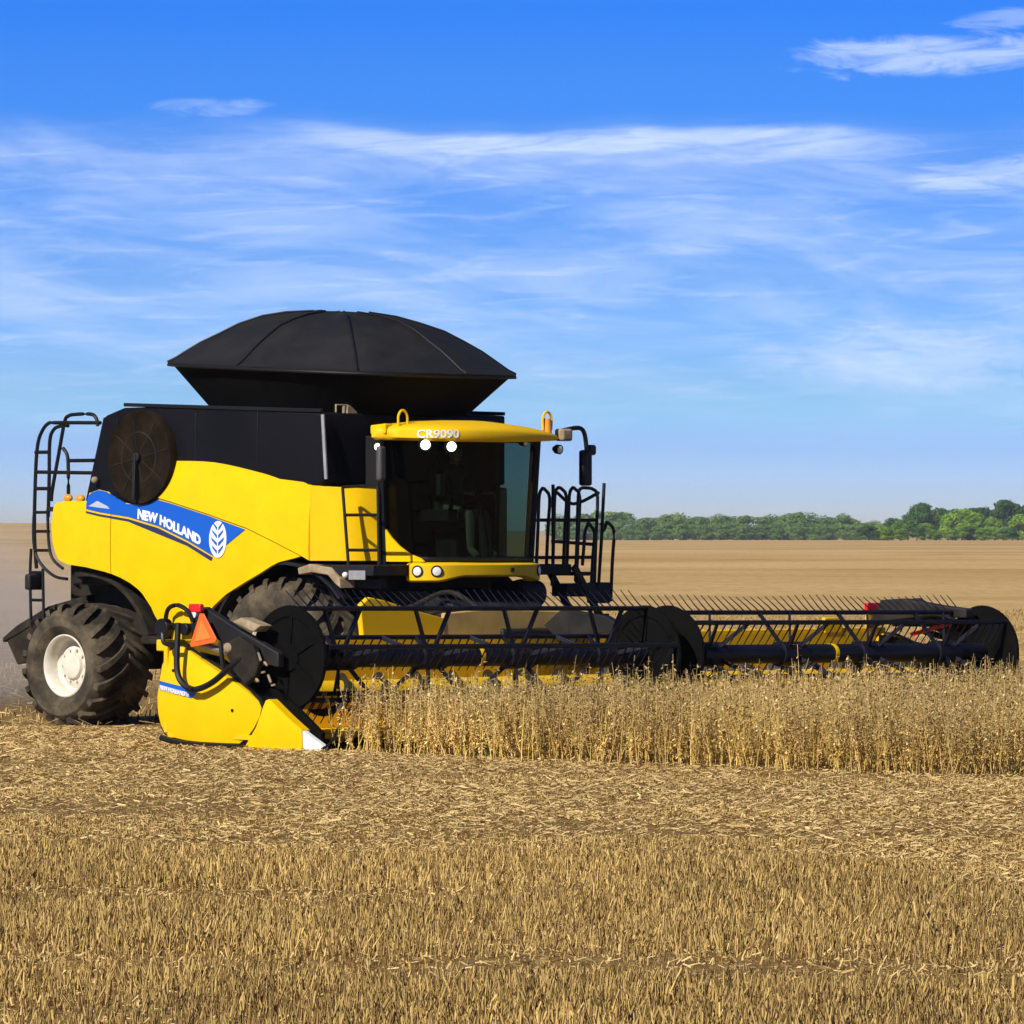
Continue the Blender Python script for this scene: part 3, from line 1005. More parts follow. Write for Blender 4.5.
# bumper below the screen
b = MB()
bp = [(1.60, -0.98), (1.74, -1.04), (1.92, -0.99), (2.07, -0.80), (2.14, -0.40), (2.16, 0.0), (2.14, 0.40), (2.06, 0.78), (1.94, 0.98), (1.74, 1.02)]
bp = [(p.x, p.y) for p in catmull([(x, y, 0) for x, y in bp], 4)]
rings = []
for x_, (x, y) in enumerate(bp):
    t = abs(y) / 1.0
    zt = 2.055
    zb = 1.87 - 0.06 * min(1, max(0, (t - 0.55) / 0.3))
    dx_, dy_ = x - 1.2, y
    L = math.hypot(dx_, dy_)
    ix, iy = x - 0.10 * dx_ / L, y - 0.10 * dy_ / L
    rings.append([(x, y, zb + 0.02), (x, y, zt - 0.03), (ix, iy, zt), (ix, iy, zb)])
b.ring_loft(rings)
bump = b.build('bumper', M['yellow_worn'], H, 0.012)
lamp((1.84, -1.03, 1.945), 0.055, (0.4, -1, 0), False)
lamp((2.02, -0.885, 1.945), 0.055, (0.75, -0.65, 0), False)
lamp((2.02, 0.88, 1.945), 0.05, (1, 0.5, 0), False)
MB().box((2.155, 0.28, 1.96), (0.02, 0.06, 0.05)).build('badge', M['dark'], bump, 0.005)
# inside the cab
seat = empty('driver_seat', H, (0, 0, 0))
MB().box((1.42, 0.05, 2.50), (0.50, 0.52, 0.14)).build('cushion', M['seat'], seat, 0.05)
b = MB()
b.box((1.27, 0.05, 2.88), (0.13, 0.50, 0.70), Matrix.Rotation(R(-8), 3, 'Y'))
b.box((1.24, 0.05, 3.30), (0.10, 0.28, 0.20), Matrix.Rotation(R(-8), 3, 'Y'))
b.build('backrest', M['seat'], seat, 0.05)
MB().box((1.42, 0.05, 2.26), (0.36, 0.36, 0.36)).build('pedestal', M['dark'], seat, 0.03)
b = MB()
b.box((1.50, -0.36, 2.62), (0.55, 0.18, 0.14))
b.tube([(1.73, -0.36, 2.68), (1.77, -0.36, 2.84)], [0.03, 0.035], 8)
b.box((1.76, -0.56, 2.98), (0.06, 0.20, 0.26), Matrix.Rotation(R(30), 3, 'Z'))
b.build('console', M['dark'], cabC, 0.02)
st_ = empty('steering', H, (0, 0, 0))
MB().tube([(1.92, 0.05, 2.10), (1.87, 0.05, 2.55), (1.82, 0.05, 2.76)], [0.07, 0.05, 0.03], 10).build('steering_column', M['dark'], st_)
b = MB()
rotw = Matrix.Rotation(R(-25), 3, 'Y')
pts = [Vector((1.82, 0.05, 2.78)) + rotw @ Vector((0.20 * math.cos(a), 0.20 * math.sin(a), 0)) for a in [2 * math.pi * k / 24 for k in range(25)]]
b.tube(pts, 0.016, 6)
for a in (0.5, 2.6, 4.7):
    b.tube([(1.82, 0.05, 2.78), Vector((1.82, 0.05, 2.78)) + rotw @ Vector((0.20 * math.cos(a), 0.20 * math.sin(a), 0))], 0.012, 6)
b.build('steering_wheel', M['rail'], st_)

# ---- side platform with its rail (right) and the boarding ladder (left)
b = MB()
b.box((1.19, -1.31, 1.955), (0.98, 0.62, 0.13))
b.box((1.22, 0, 1.93), (1.0, 1.7, 0.10))
b.box((1.20, -1.36, 1.80), (0.80, 0.10, 0.12))
b.box((1.2, 1.40, 1.955), (1.1, 0.70, 0.13))
b.build('platform', M['black'], H, 0.012)
MB().box((1.42, -1.63, 1.90), (0.28, 0.02, 0.11)).build('warning_plate', M['grille'], H, 0.004)
MB().ball((1.22, -1.635, 1.90), 0.04).build('marker_light', M['lens'], H)
rails('platform_rail', [
    [(1.14, -1.60, 2.95), (1.24, -1.60, 2.02)],
    [(1.74, -1.60, 2.98), (1.76, -1.60, 2.02)],
    [(1.14, -1.60, 2.955), (1.74, -1.60, 2.975)],
    [(1.18, -1.60, 2.62), (1.75, -1.60, 2.62)],
    [(1.22, -1.60, 2.20), (1.76, -1.60, 2.20)]], 0.02)
def loopYZ(y0, y1, zt, z0, z1, X):
    return catmull([(X, y0, z0), (X, y0 + 0.03, (z0 + zt) / 2), (X, y0 + 0.05, zt - 0.10), (X, y0 + 0.10, zt - 0.01), (X, (y0 + y1) / 2, zt), (X, y1 - 0.08, zt - 0.02), (X, y1, zt - 0.12), (X, y1 - 0.03, (zt + z1) / 2), (X, y1 - 0.06, z1)], 3)
rails('boarding_rail', [
    loopYZ(1.36, 1.60, 2.95, 2.0, 2.0, 1.52),
    loopYZ(1.66, 1.92, 2.96, 1.75, 1.9, 1.50),
    loopYZ(1.92, 2.16, 2.96, 1.9, 1.75, 1.50),
    loopYZ(2.06, 2.46, 2.96, 1.80, 1.70, 1.52),
    [(1.5, 1.68, 3.0), (1.5, 1.68, 1.9)],
    [(1.5, 2.60, 3.02), (1.5, 2.55, 2.3), (1.5, 2.48, 1.55)],
    loopYZ(2.56, 2.80, 2.53, 2.50, 1.55, 1.48),
    loopYZ(2.12, 2.34, 2.52, 2.0, 1.7, 1.58),
    [(1.5, 1.36, 2.56), (1.5, 2.45, 2.56)],
    [(1.5, 1.36, 2.10), (1.5, 2.40, 2.10)],
    catmull([(1.5, 1.75, 2.90), (1.5, 2.05, 2.76), (1.5, 2.5, 2.90)], 5),
    [(1.5, 1.66, 2.30), (1.5, 2.40, 2.26)]], 0.022)
b = MB()
for k in range(4):
    b.box((1.55, 2.0 + 0.13 * k, 1.90 - 0.26 * k), (0.50, 0.24, 0.05))
b.bar((1.32, 1.75, 2.0), (1.32, 2.55, 0.95), 0.04, 0.10)
b.bar((1.78, 1.75, 2.0), (1.78, 2.55, 0.95), 0.04, 0.10)
b.build('boarding_ladder', M['dark'], H, 0.01)
b = MB()
b.rev_y([(0.001, -0.2), (0.16, -0.2), (0.18, -0.1), (0.18, 0.1), (0.16, 0.2), (0.001, 0.2)], (1.55, 1.15, 1.66), 20)
b.build('work_hub', M['dark'], H)
b = MB()
b.box((1.5, 2.5, 1.66), (0.2, 0.24, 0.26))
b.box((1.5, 2.05, 1.70), (0.3, 0.5, 0.16))
b.build('tool_box', M['dark'], H, 0.02)

# ---- feeder house
b = MB()
b.prism_xz([(0.9, 1.75), (1.7, 1.70), (3.0, 1.25), (3.0, 0.35), (2.4, 0.45), (0.9, 1.0)], -0.75, 0.75)
b.build('feeder_house', M['dark'], H, 0.02)
b = MB()
for s in (-1, 1):
    b.tube([(0.7, s * 0.85, 0.7), (2.6, s * 0.85, 0.5)], 0.06, 10)
b.tube(catmull([(1.0, -0.9, 1.6), (1.6, -1.0, 1.5), (2.2, -0.85, 1.7), (2.9, -0.9, 1.4)], 5), 0.03, 7)
b.tube(catmull([(1.0, -0.98, 1.5), (1.7, -1.05, 1.35), (2.3, -0.95, 1.5), (2.9, -1.1, 1.3)], 5), 0.025, 7)
b.build('lift_ram', M['under'], H)

# ---- header
RX, RZ, RR = 4.77, 1.0, 0.55
b = MB()
b.box((2.97, 0, 0.66), (0.06, 12.40, 1.0))                       # back sheet
b.box((3.95, 0, 0.13), (1.90, 12.40, 0.05))                      # floor
b.build('header_pan', M['yellow_worn'], H)
b = MB()
for yc, yl in ((-3.95, 4.5), (3.75, 4.95)):
    MB().box((2.90, yc, 1.14), (0.18, yl, 0.13)).build('header_beam', M['yellow_worn'], H, 0.015)
b = MB()
b.prism_yz([(-3.05, 1.205), (-3.10, 1.56), (-2.95, 1.66), (-2.7, 1.62), (-2.2, 1.50), (-1.7, 1.40), (-1.7, 1.205)], 2.88, 2.96)
b.build('header_shoulder', M['yellow_worn'], H, 0.015)
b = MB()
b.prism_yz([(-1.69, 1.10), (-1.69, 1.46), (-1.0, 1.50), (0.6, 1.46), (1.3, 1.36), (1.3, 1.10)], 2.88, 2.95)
b.build('feeder_guard', mat('dusty_shaded_yellow', (0.52, 0.36, 0.10), 0.7, var=0.15, dust=0.5, dcol=(0.34, 0.24, 0.11)), H, 0.015)  # tan has the shade on yellow paint put into its colour, plus dust
b = MB()
b.tube([(3.62, -6.1, 0.56), (3.62, 6.1, 0.56)], 0.16, 16)
aug = b.build('auger', M['yellow_worn'], H)
b = MB()
vs, fs = [], []
nn = 420
for i in range(nn + 1):
    t = i / nn
    y = -6.05 + 12.1 * t
    a = (1 if y < 0 else -1) * y * 2 * math.pi / 0.6
    for rr in (0.15, 0.25):
        vs.append((3.62 + rr * math.cos(a), y, 0.56 + rr * math.sin(a)))
for i in range(nn):
    fs.append((2 * i, 2 * i + 1, 2 * i + 3, 2 * i + 2))
b.add(vs, fs)
b.build('auger_flighting', M['dark'], aug)
b = MB()
b.box((4.92, 0, 0.10), (0.12, 12.3, 0.04))
for k in range(160):
    y = -6.1 + 12.2 * k / 159
    b.add([(4.95, y - 0.02, 0.115), (4.95, y + 0.02, 0.115), (5.09, y, 0.10), (4.95, y, 0.085)], [(0, 1, 2), (0, 2, 3), (1, 3, 2)])
b.build('cutter_bar', M['dark'], H)

def header_end(s):
    y0 = s * 6.25
    shield = [(2.86, 0.75), (2.825, 0.55), (2.83, 0.38), (2.87, 0.24), (2.94, 0.15), (3.06, 0.11), (3.31, 0.08), (4.01, 0.045), (4.15, 0.06), (4.26, 0.12), (4.38, 0.24), (4.46, 0.36), (4.495, 0.46), (4.45, 0.54), (4.29, 0.655), (4.01, 0.80), (3.70, 0.935), (3.38, 1.075), (3.22, 1.13), (3.10, 1.13), (2.98, 1.06), (2.89, 0.92)]
    fn = lambda x, z: -0.05 + 0.17 * (1 - ((x - 3.6) / 0.95) ** 2 * 0.7 - ((z - 0.55) / 0.75) ** 2 * 0.7)
    sh = panel('end_shield', shield, 6.15, 0.14, M['yellow'], side=s, fn=fn)
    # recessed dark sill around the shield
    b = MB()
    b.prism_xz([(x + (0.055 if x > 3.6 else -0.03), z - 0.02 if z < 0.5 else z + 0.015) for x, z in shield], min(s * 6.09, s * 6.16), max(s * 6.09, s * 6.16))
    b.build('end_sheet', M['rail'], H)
    if s < 0:
        panel('shield_decal', [(2.865, 0.74), (3.52, 0.655), (3.57, 0.625), (3.47, 0.555), (2.86, 0.65)], 6.15, 0.012, M['blue'], off=0.006, side=s, parent=H, fn=fn)
        panel('shield_stripe', [(2.88, 0.695), (3.44, 0.615), (3.43, 0.565), (2.875, 0.64)], 6.15, 0.012, M['grey'], off=0.010, side=s, parent=H, fn=fn)
        def on_sh(x, y, z):
            X = 2.895 + x
            Z = 0.650 - (X - 2.875) * 0.145 + y
            return (X, -(6.15 + fn(X, Z) + 0.016 + z), Z)
        lettering('NEW HOLLAND', 0.066, on_sh, M['white'], H, 0.0015)
    for (bx, bz) in ((4.10, 0.43), (3.12, 0.86)):
        yb = -s * 0 + s * (6.15 + fn(bx, bz))
        MB().tube([(bx, yb, bz), (bx, yb + s * 0.012, bz)], 0.018, 8).build('shield_bolt', M['rail'], H)
    # skid under the shield
    b = MB()
    b.tube(catmull([(2.95, y0, 0.10), (3.3, y0, 0.045), (3.9, y0, 0.03), (4.25, y0, 0.03)], 4), 0.035, 8)
    b.build('skid', M['rail'], H)
    # crop divider: a wedge that narrows to its tip
    fd = lambda x, z: 0.05 * (1 - ((z - 0.25) / 0.45) ** 2) - 0.05 * max(0, (x - 4.9) / 0.6) ** 2
    wedge = [(4.27, 0.0), (4.8, 0.0), (5.205, 0.0), (5.205, 0.235), (4.95, 0.395), (4.72, 0.54), (4.67, 0.565), (4.62, 0.55), (4.585, 0.47), (4.565, 0.36), (4.48, 0.24), (4.36, 0.10)]
    dv = panel('crop_divider', wedge, 6.19, 0.12, M['yellow'], side=s, fn=fd, step=0.10)
    panel('divider_tip', [(5.215, 0.0), (5.42, 0.0), (5.485, 0.015), (5.50, 0.05), (5.46, 0.085), (5.36, 0.145), (5.215, 0.23)], 6.19, 0.07, M['white'], side=s, fn=fd, step=0.08, parent=dv)
    b = MB()
    b.tube(catmull([(5.48, y0 - s * 0.06, 0.03), (5.62, y0 - s * 0.08, 0.12), (5.75, y0 - s * 0.10, 0.36)], 5), 0.014, 6)
    b.build('crop_lifter', M['rail'], dv)
    # dark inner sheet rising behind the divider
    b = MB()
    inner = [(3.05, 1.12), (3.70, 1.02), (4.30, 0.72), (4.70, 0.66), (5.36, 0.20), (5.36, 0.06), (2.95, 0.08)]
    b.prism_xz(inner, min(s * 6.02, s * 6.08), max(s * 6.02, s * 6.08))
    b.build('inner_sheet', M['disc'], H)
    # reel lift arm
    b = MB()
    b.prism_xz([(3.05, 1.36), (3.30, 1.56), (3.60, 1.58), (4.10, 1.36), (4.80, 1.08), (4.80, 0.92), (4.40, 0.98), (3.80, 1.22), (3.20, 1.22)], min(s * 6.10, s * 6.20), max(s * 6.10, s * 6.20))
    b.build('reel_arm', M['dark'], H, 0.015)
    b = MB()
    b.tube([(3.6, s * 6.24, 1.16), (4.5, s * 6.24, 0.98)], 0.04, 8)
    b.tube([(4.0, s * 6.24, 1.08), (4.6, s * 6.24, 0.96)], 0.022, 8)
    b.build('reel_ram', M['steel'] if s < 0 else M['dark'], H)

header_end(-1)
header_end(1)

# things only on the near end: lights, triangle, hoses, drive parts
b = MB()
b.box((3.58, -6.30, 1.565), (0.20, 0.07, 0.10))
b.build('red_light', M['red'], H, 0.02)
b = MB()
b.tube([(3.56, -6.27, 1.50), (3.56, -6.33, 1.50)], 0.045, 12)
b.build('marker_light', M['lens'], H)
b = MB()
b.tube([(3.40, -6.27, 1.33), (3.40, -6.33, 1.33)], 0.07, 14)
b.tube([(3.62, -6.25, 1.36), (3.62, -6.32, 1.36)], 0.10, 14)
b.tube([(3.05, -6.25, 1.34), (3.05, -6.35, 1.34)], 0.11, 14)
b.box((3.36, -6.24, 1.36), (0.60, 0.06, 0.07))
b.build('hose_coupling', M['rail'], H, 0.012)
b = MB()
b.prism_xz([(3.10, 1.20), (3.12, 1.46), (3.26, 1.56), (3.40, 1.50), (3.44, 1.22)], -6.24, -6.18)
b.build('gear_guard', M['yellow_worn'], H, 0.012)
b = MB()
b.prism_xz([(3.70, 1.51), (3.76, 1.51), (3.97, 1.23), (3.95, 1.19), (3.56, 1.13), (3.54, 1.16)], -6.36, -6.345)
tri = b.build('warning_triangle', M['orange'], H, 0.004)
b = MB()
b.prism_xz([(3.73, 1.44), (3.89, 1.235), (3.62, 1.195)], -6.368, -6.362)
b.build('reflector', mat('fluorescent_orange', (0.95, 0.22, 0.03), 0.4, var=0.04), tri)
rails('hydraulic_hose', [
    catmull([(3.32, -6.33, 1.40), (3.33, -6.36, 1.10), (3.36, -6.38, 0.84), (3.48, -6.38, 0.70), (3.66, -6.38, 0.66), (3.90, -6.36, 0.74), (4.14, -6.33, 0.90), (4.34, -6.30, 1.02)], 5)], 0.036, 'rail')
for hs_ in ([
    catmull([(3.10, -6.33, 1.40), (3.18, -6.36, 1.55), (3.34, -6.37, 1.60), (3.50, -6.36, 1.54), (3.56, -6.33, 1.42)], 5),
    catmull([(3.06, -6.33, 1.28), (3.12, -6.36, 1.17), (3.30, -6.36, 1.15)], 4),
    catmull([(4.04, -6.36, 1.20), (4.06, -6.36, 1.05), (4.08, -6.34, 0.84)], 4)]):
    rails('hydraulic_hose', [hs_], 0.026, 'rail')
b = MB()
b.prism_xz([(4.12, 1.20), (4.30, 1.26), (4.52, 1.16), (4.62, 0.98), (4.56, 0.82), (4.40, 0.72), (4.22, 0.86), (4.10, 1.04)], -6.33, -6.24)
b.build('drive_cover', M['under'], H, 0.02)
b = MB()
b.prism_xz([(4.16, 1.42), (4.30, 1.47), (4.62, 1.38), (4.50, 1.31)], -6.30, -6.10)
b.build('arm_plate', M['cream'], H, 0.012)
MB().ball((4.12, -6.32, 1.13), (0.07, 0.04, 0.06)).build('hose_joint', M['cream'], H)
for k, (x, z) in enumerate(((4.56, 1.08), (4.66, 0.98), (4.62, 0.86), (4.72, 0.84), (4.52, 0.80), (4.78, 0.72))):
    MB().bar((x, -6.28, z), (x + 0.07, -6.30, z - 0.09 + 0.05 * (k % 3)), 0.024, 0.024).build('linkage', M['cream'], H, 0.006)
# far end: red light on a stalk, red striped plate
b = MB()
b.box((3.02, 5.93, 1.47), (0.06, 0.26, 0.10))
b.build('red_light', M['red'], H, 0.015)
b = MB()
b.box((3.0, 5.94, 1.30), (0.06, 0.20, 0.20))
b.build('light_bracket', M['yellow'], H, 0.015)
MB().box((2.98, 5.20, 1.24), (0.06, 0.34, 0.20)).build('end_bracket', M['yellow'], H, 0.015)
b = MB()
b.bar((3.6, 6.0, 1.12), (4.3, 6.0, 1.28), 0.03, 0.05)
b.build('stay_rod', M['red'], H)
b = MB()
b.prism_xz([(3.10, 1.2), (3.35, 1.56), (3.7, 1.58), (4.3, 1.50), (4.75, 1.46), (4.75, 1.34), (4.1, 1.36), (3.5, 1.30)], 5.70, 5.86)
b.build('reel_motor', M['dark'], H, 0.02)

# ---- reel: two halves side by side
reel = empty('reel', H, (0, 0, -0.03))
reel.rotation_euler = (-0.009, 0, 0)
def half_reel(y0, y1, ph):
    b = MB()
    b.tube([(RX, y0, RZ), (RX, y1, RZ)], 0.115, 20)
    b.build('reel_tube', M['reel'], reel)
    n_st = 5
    ys = [y0 + (y1 - y0) * (k + 0.5) / 4 for k in range(4)]
    angs = [R(ph + 72 * k) for k in range(5)]
    for y in ys:
        b = MB()
        for a in angs:
            p = (RX + RR * math.cos(a), y, RZ + RR * math.sin(a))
            for q in (-1, 1):
                b.bar((RX + 0.10 * math.cos(a), y + q * 0.07, RZ + 0.10 * math.sin(a)), (p[0], y + q * 0.28, p[2]), 0.03, 0.05)
        b.rev_y([(0.116, -0.20), (0.15, -0.20), (0.15, 0.20), (0.116, 0.20)], (RX, y, RZ), 18)
        b.build('reel_spider', M['reel'], reel, 0.004)
    for k, a in enumerate(angs):
        b = MB()
        cxb, czb = RX + RR * math.cos(a), RZ + RR * math.sin(a)
        b.tube([(cxb, y0 + 0.02, czb), (cxb, y1 - 0.02, czb)], 0.028, 8)
        nt_ = 44
        up = math.sin(a) > 0.8
        for i in range(nt_):
            y = y0 + 0.08 + (y1 - y0 - 0.16) * i / (nt_ - 1)
            j = 0.015 * math.sin(i * 12.9)
            if up:
                b.tube([(cxb, y, czb), (cxb - 0.10, y, czb + 0.075), (cxb - 0.26 + j, y, czb + 0.20 + j)], [0.009, 0.008, 0.005], 5)
            else:
                b.tube([(cxb, y, czb), (cxb - 0.07, y, czb - 0.10), (cxb - 0.20 + j, y, czb - 0.27 + j)], [0.010, 0.009, 0.006], 5)
        b.build('tine_bar', M['reel'], reel)
    y = (y0 + y1) / 2 + 0.05
    MB().rev_y([(0.116, -0.03), (0.121, -0.03), (0.121, 0.03), (0.116, 0.03)], (RX, y, RZ), 20).build('tube_band', M['yellow'], reel)
half_reel(-5.95, -0.20, 85)
half_reel(0.20, 5.95, 116)
for y in (-6.0, -0.20, 0.20, 5.98):
    b = MB()
    s = -1 if y < 0.1 and y > -1 or y < -5 else 1
    n = 36
    prof = [(0.001, 0.03), (0.15, 0.03), (0.16, 0.008), (0.44, 0.012), (0.46, 0.03), (0.575, 0.03), (0.585, 0.0), (0.575, -0.02), (0.16, -0.02), (0.001, -0.03)]
    b.rev_y([(r_, s * h_) for r_, h_ in prof], (RX, y, RZ), 44)
    for k in range(6):
        a = R(85 + 60 * k)
        b.bar((RX + 0.14 * math.cos(a), y + s * 0.02, RZ + 0.14 * math.sin(a)), (RX + 0.53 * math.cos(a), y + s * 0.02, RZ + 0.53 * math.sin(a)), 0.02, 0.05)
    b.build('reel_disc', M['disc'], reel, smooth=30)
b = MB()
b.prism_xz([(3.0, 1.30), (3.3, 1.50), (4.0, 1.42), (4.8, 1.06), (4.8, 0.94), (4.0, 1.22), (3.2, 1.16)], -0.06, 0.06)
b.build('reel_arm', M['dark'], H, 0.01)
MB().ball((RX + 0.05, -0.26, RZ - 0.02), (0.05, 0.03, 0.06)).build('hub_bolt', M['cream'], H)

# ------------------------------------------------------------------ the driver
def person():
    root = empty('person', None, (0, 0, 0))
    wx, wy = to_world(1.36, 0.05)
    root.location = (wx, wy, 2.08)
    root.rotation_euler = (0, 0, -TH)
    tag(root, 'person in dark clothes and khaki trousers sitting at the steering wheel behind the cab windscreen', 'person')
    # local: x forward, z up from the cab floor, seat top at 0.49
    V = [(0.02, 0, 0.60), (0.0, 0, 0.76), (0.0, 0, 0.95), (0.02, 0, 1.09), (0.03, 0, 1.17),
         (0.01, -0.19, 1.04), (0.16, -0.24, 0.82), (0.36, -0.17, 0.80),
         (0.01, 0.19, 1.04), (0.16, 0.24, 0.82), (0.36, 0.17, 0.80),
         (0.08, -0.10, 0.58), (0.44, -0.14, 0.55), (0.44, -0.13, 0.12),
         (0.08, 0.10, 0.58), (0.44, 0.14, 0.55), (0.48, 0.13, 0.12),
         (0.58, -0.14, 0.04), (0.62, 0.14, 0.04)]
    Ed = [(0, 1), (1, 2), (2, 3), (3, 4), (3, 5), (5, 6), (6, 7), (3, 8), (8, 9), (9, 10), (0, 11), (11, 12), (12, 13), (0, 14), (14, 15), (15, 16), (13, 17), (16, 18)]
    rad = [0.13, 0.125, 0.14, 0.10, 0.055, 0.065, 0.048, 0.034, 0.065, 0.048, 0.034, 0.09, 0.068, 0.048, 0.09, 0.068, 0.048, 0.045, 0.045]
    me = bpy.data.meshes.new('body')
    me.from_pydata(V, Ed, [])
    o = bpy.data.objects.new('body', me)
    COL.objects.link(o)
    o.parent = root
    sk = o.modifiers.new('skin', 'SKIN')
    for i, r in enumerate(rad):
        me.skin_vertices[0].data[i].radius = (r, r)
    me.skin_vertices[0].data[0].use_root = True
    ss = o.modifiers.new('smooth', 'SUBSURF')
    ss.levels = 2
    ss.render_levels = 2
    m = bpy.data.materials.new('work_clothes')
    m.use_nodes = True
    t = NT(m.node_tree)
    bs = m.node_tree.nodes['Principled BSDF']
    oc = t.n('ShaderNodeTexCoord').outputs['Object']
    sp = t.n('ShaderNodeSeparateXYZ')
    t.link(oc, sp.inputs[0])
    f = t.math('GREATER_THAN', sp.outputs[2], 0.665)
    t.link(t.mix(f, (0.13, 0.11, 0.07), (0.035, 0.05, 0.055)), bs.inputs['Base Color'])
    bs.inputs['Roughness'].default_value = 0.9
    me.materials.append(m)
    h = MB()
    h.ball((0.06, 0, 1.30), (0.095, 0.075, 0.118), 18, 12)
    h.ball((0.155, 0, 1.285), (0.022, 0.016, 0.026), 8, 6)
    for s in (-1, 1):
        h.ball((0.05, s * 0.077, 1.29), (0.02, 0.012, 0.03), 8, 6)
    h.tube([(0.02, 0, 1.12), (0.045, 0, 1.23)], 0.055, 12)
    h.build('head', M['skin'], root, smooth=60)
    e = MB()
    for s in (-1, 1):
        e.ball((0.146, s * 0.03, 1.31), (0.012, 0.014, 0.010), 8, 6)
    e.ball((0.142, 0, 1.243), (0.012, 0.026, 0.007), 8, 6)
    e.build('face_features', M['hair'], root)
    c = MB()
    c.ball((0.045, 0, 1.345), (0.105, 0.084, 0.085), 18, 10)
    c.box((0.165, 0, 1.345), (0.10, 0.13, 0.014))
    c.build('cap', M['seat'], root, 0.004, smooth=60)
    for s in (-1, 1):
        hd = MB()
        w = Vector((0.38, s * 0.165, 0.80))
        hd.ball(w + Vector((0.055, 0, 0.0)), (0.055, 0.042, 0.020), 12, 8)
        for k in range(4):
            y = (-0.03 + 0.02 * k)
            L = (0.062, 0.07, 0.066, 0.052)[k]
            a = w + Vector((0.095, y, 0.006))
            hd.tube([a, a + Vector((L * 0.45, 0, 0.012)), a + Vector((L * 0.75, 0, -0.012)), a + Vector((L * 0.62, 0, -0.036))], [0.0095, 0.009, 0.008, 0.006], 6)
        a = w + Vector((0.04, -s * 0.04, 0.0))
        hd.tube([a, a + Vector((0.03, -s * 0.022, -0.004)), a + Vector((0.058, -s * 0.02, -0.016))], [0.012, 0.010, 0.008], 6)
        hd.build('hand', M['skin'], root, smooth=60)
person()

# ------------------------------------------------------------------ standing crop
def plant_template(seed, pods=46, hgt=0.72):
    r = np.random.default_rng(seed)
    V, F, C = [], [], []
    def quadstrip(pts, rad, c0, c1):
        o = len(V)
        n = len(pts)
        for i, p in enumerate(pts):
            for k in range(3):
                a = 2 * math.pi * k / 3
                q = rad * (1 - 0.6 * i / (n - 1))
                V.append((p[0] + q * math.cos(a), p[1] + q * math.sin(a), p[2]))
                C.append(np.array(c0) * (1 - i / (n - 1)) + np.array(c1) * (i / (n - 1)))
        for i in range(n - 1):
            for k in range(3):
                F.append((o + i * 3 + k, o + i * 3 + (k + 1) % 3, o + i * 3 + 3 + (k + 1) % 3, o + i * 3 + 3 + k))
    gold, tip = (0.82, 0.555, 0.155), (0.60, 0.42, 0.15)
    stems = []
    for s in range(int(r.integers(2, 5))):
        a = r.uniform(0, 6.28)
        sp = 0 if s == 0 else r.uniform(0.04, 0.12)
        h = hgt * (1 if s == 0 else r.uniform(0.6, 0.95))
        z0 = 0 if s == 0 else r.uniform(0.06, 0.22)
        pts = [(sp * math.cos(a) * t ** 0.6 + r.normal(0, 0.008), sp * math.sin(a) * t ** 0.6 + r.normal(0, 0.008), z0 + (h - z0) * t) for t in (0, 0.3, 0.65, 1.0)]
        quadstrip(pts, 0.0065 if s == 0 else 0.0045, gold, tip)
        stems.append(pts)
    for i in range(pods):
        st = stems[int(r.integers(0, len(stems)))]
        t = r.uniform(0.12, 1.0) * 2.999
        k = int(t)
        f = t - k
        p = np.array(st[k]) * (1 - f) + np.array(st[k + 1]) * f
        a = r.uniform(0, 6.28)
        d = np.array([math.cos(a), math.sin(a), r.uniform(-1.1, 0.7)])
        d /= np.linalg.norm(d)
        L = r.uniform(0.03, 0.055)
        w = r.uniform(0.007, 0.012)
        sd_ = np.cross(d, [0.3, 0.2, 1.0]); sd_ /= np.linalg.norm(sd_)
        p0 = p + d * 0.006
        o = len(V)
        V.extend([tuple(p0), tuple(p0 + d * L * 0.5 + sd_ * w), tuple(p0 + d * L), tuple(p0 + d * L * 0.5 - sd_ * w)])
        hh = p[2] / hgt
        base = np.array((0.82, 0.555, 0.155)) * (1 - hh) + np.array((0.55, 0.395, 0.185)) * hh
        base = base * r.uniform(0.45, 1.35)
        C.extend([base] * 4)
        F.append((o, o + 1, o + 2, o + 3))
    return np.array(V), np.array(F, int), np.array(C)

tmpl = [plant_template(100 + i, (64, 70, 58, 76, 52, 40, 66, 34)[i], 0.73 + 0.02 * (i % 3)) for i in range(8)]
PV, PF, PC = [], [], []
off = 0
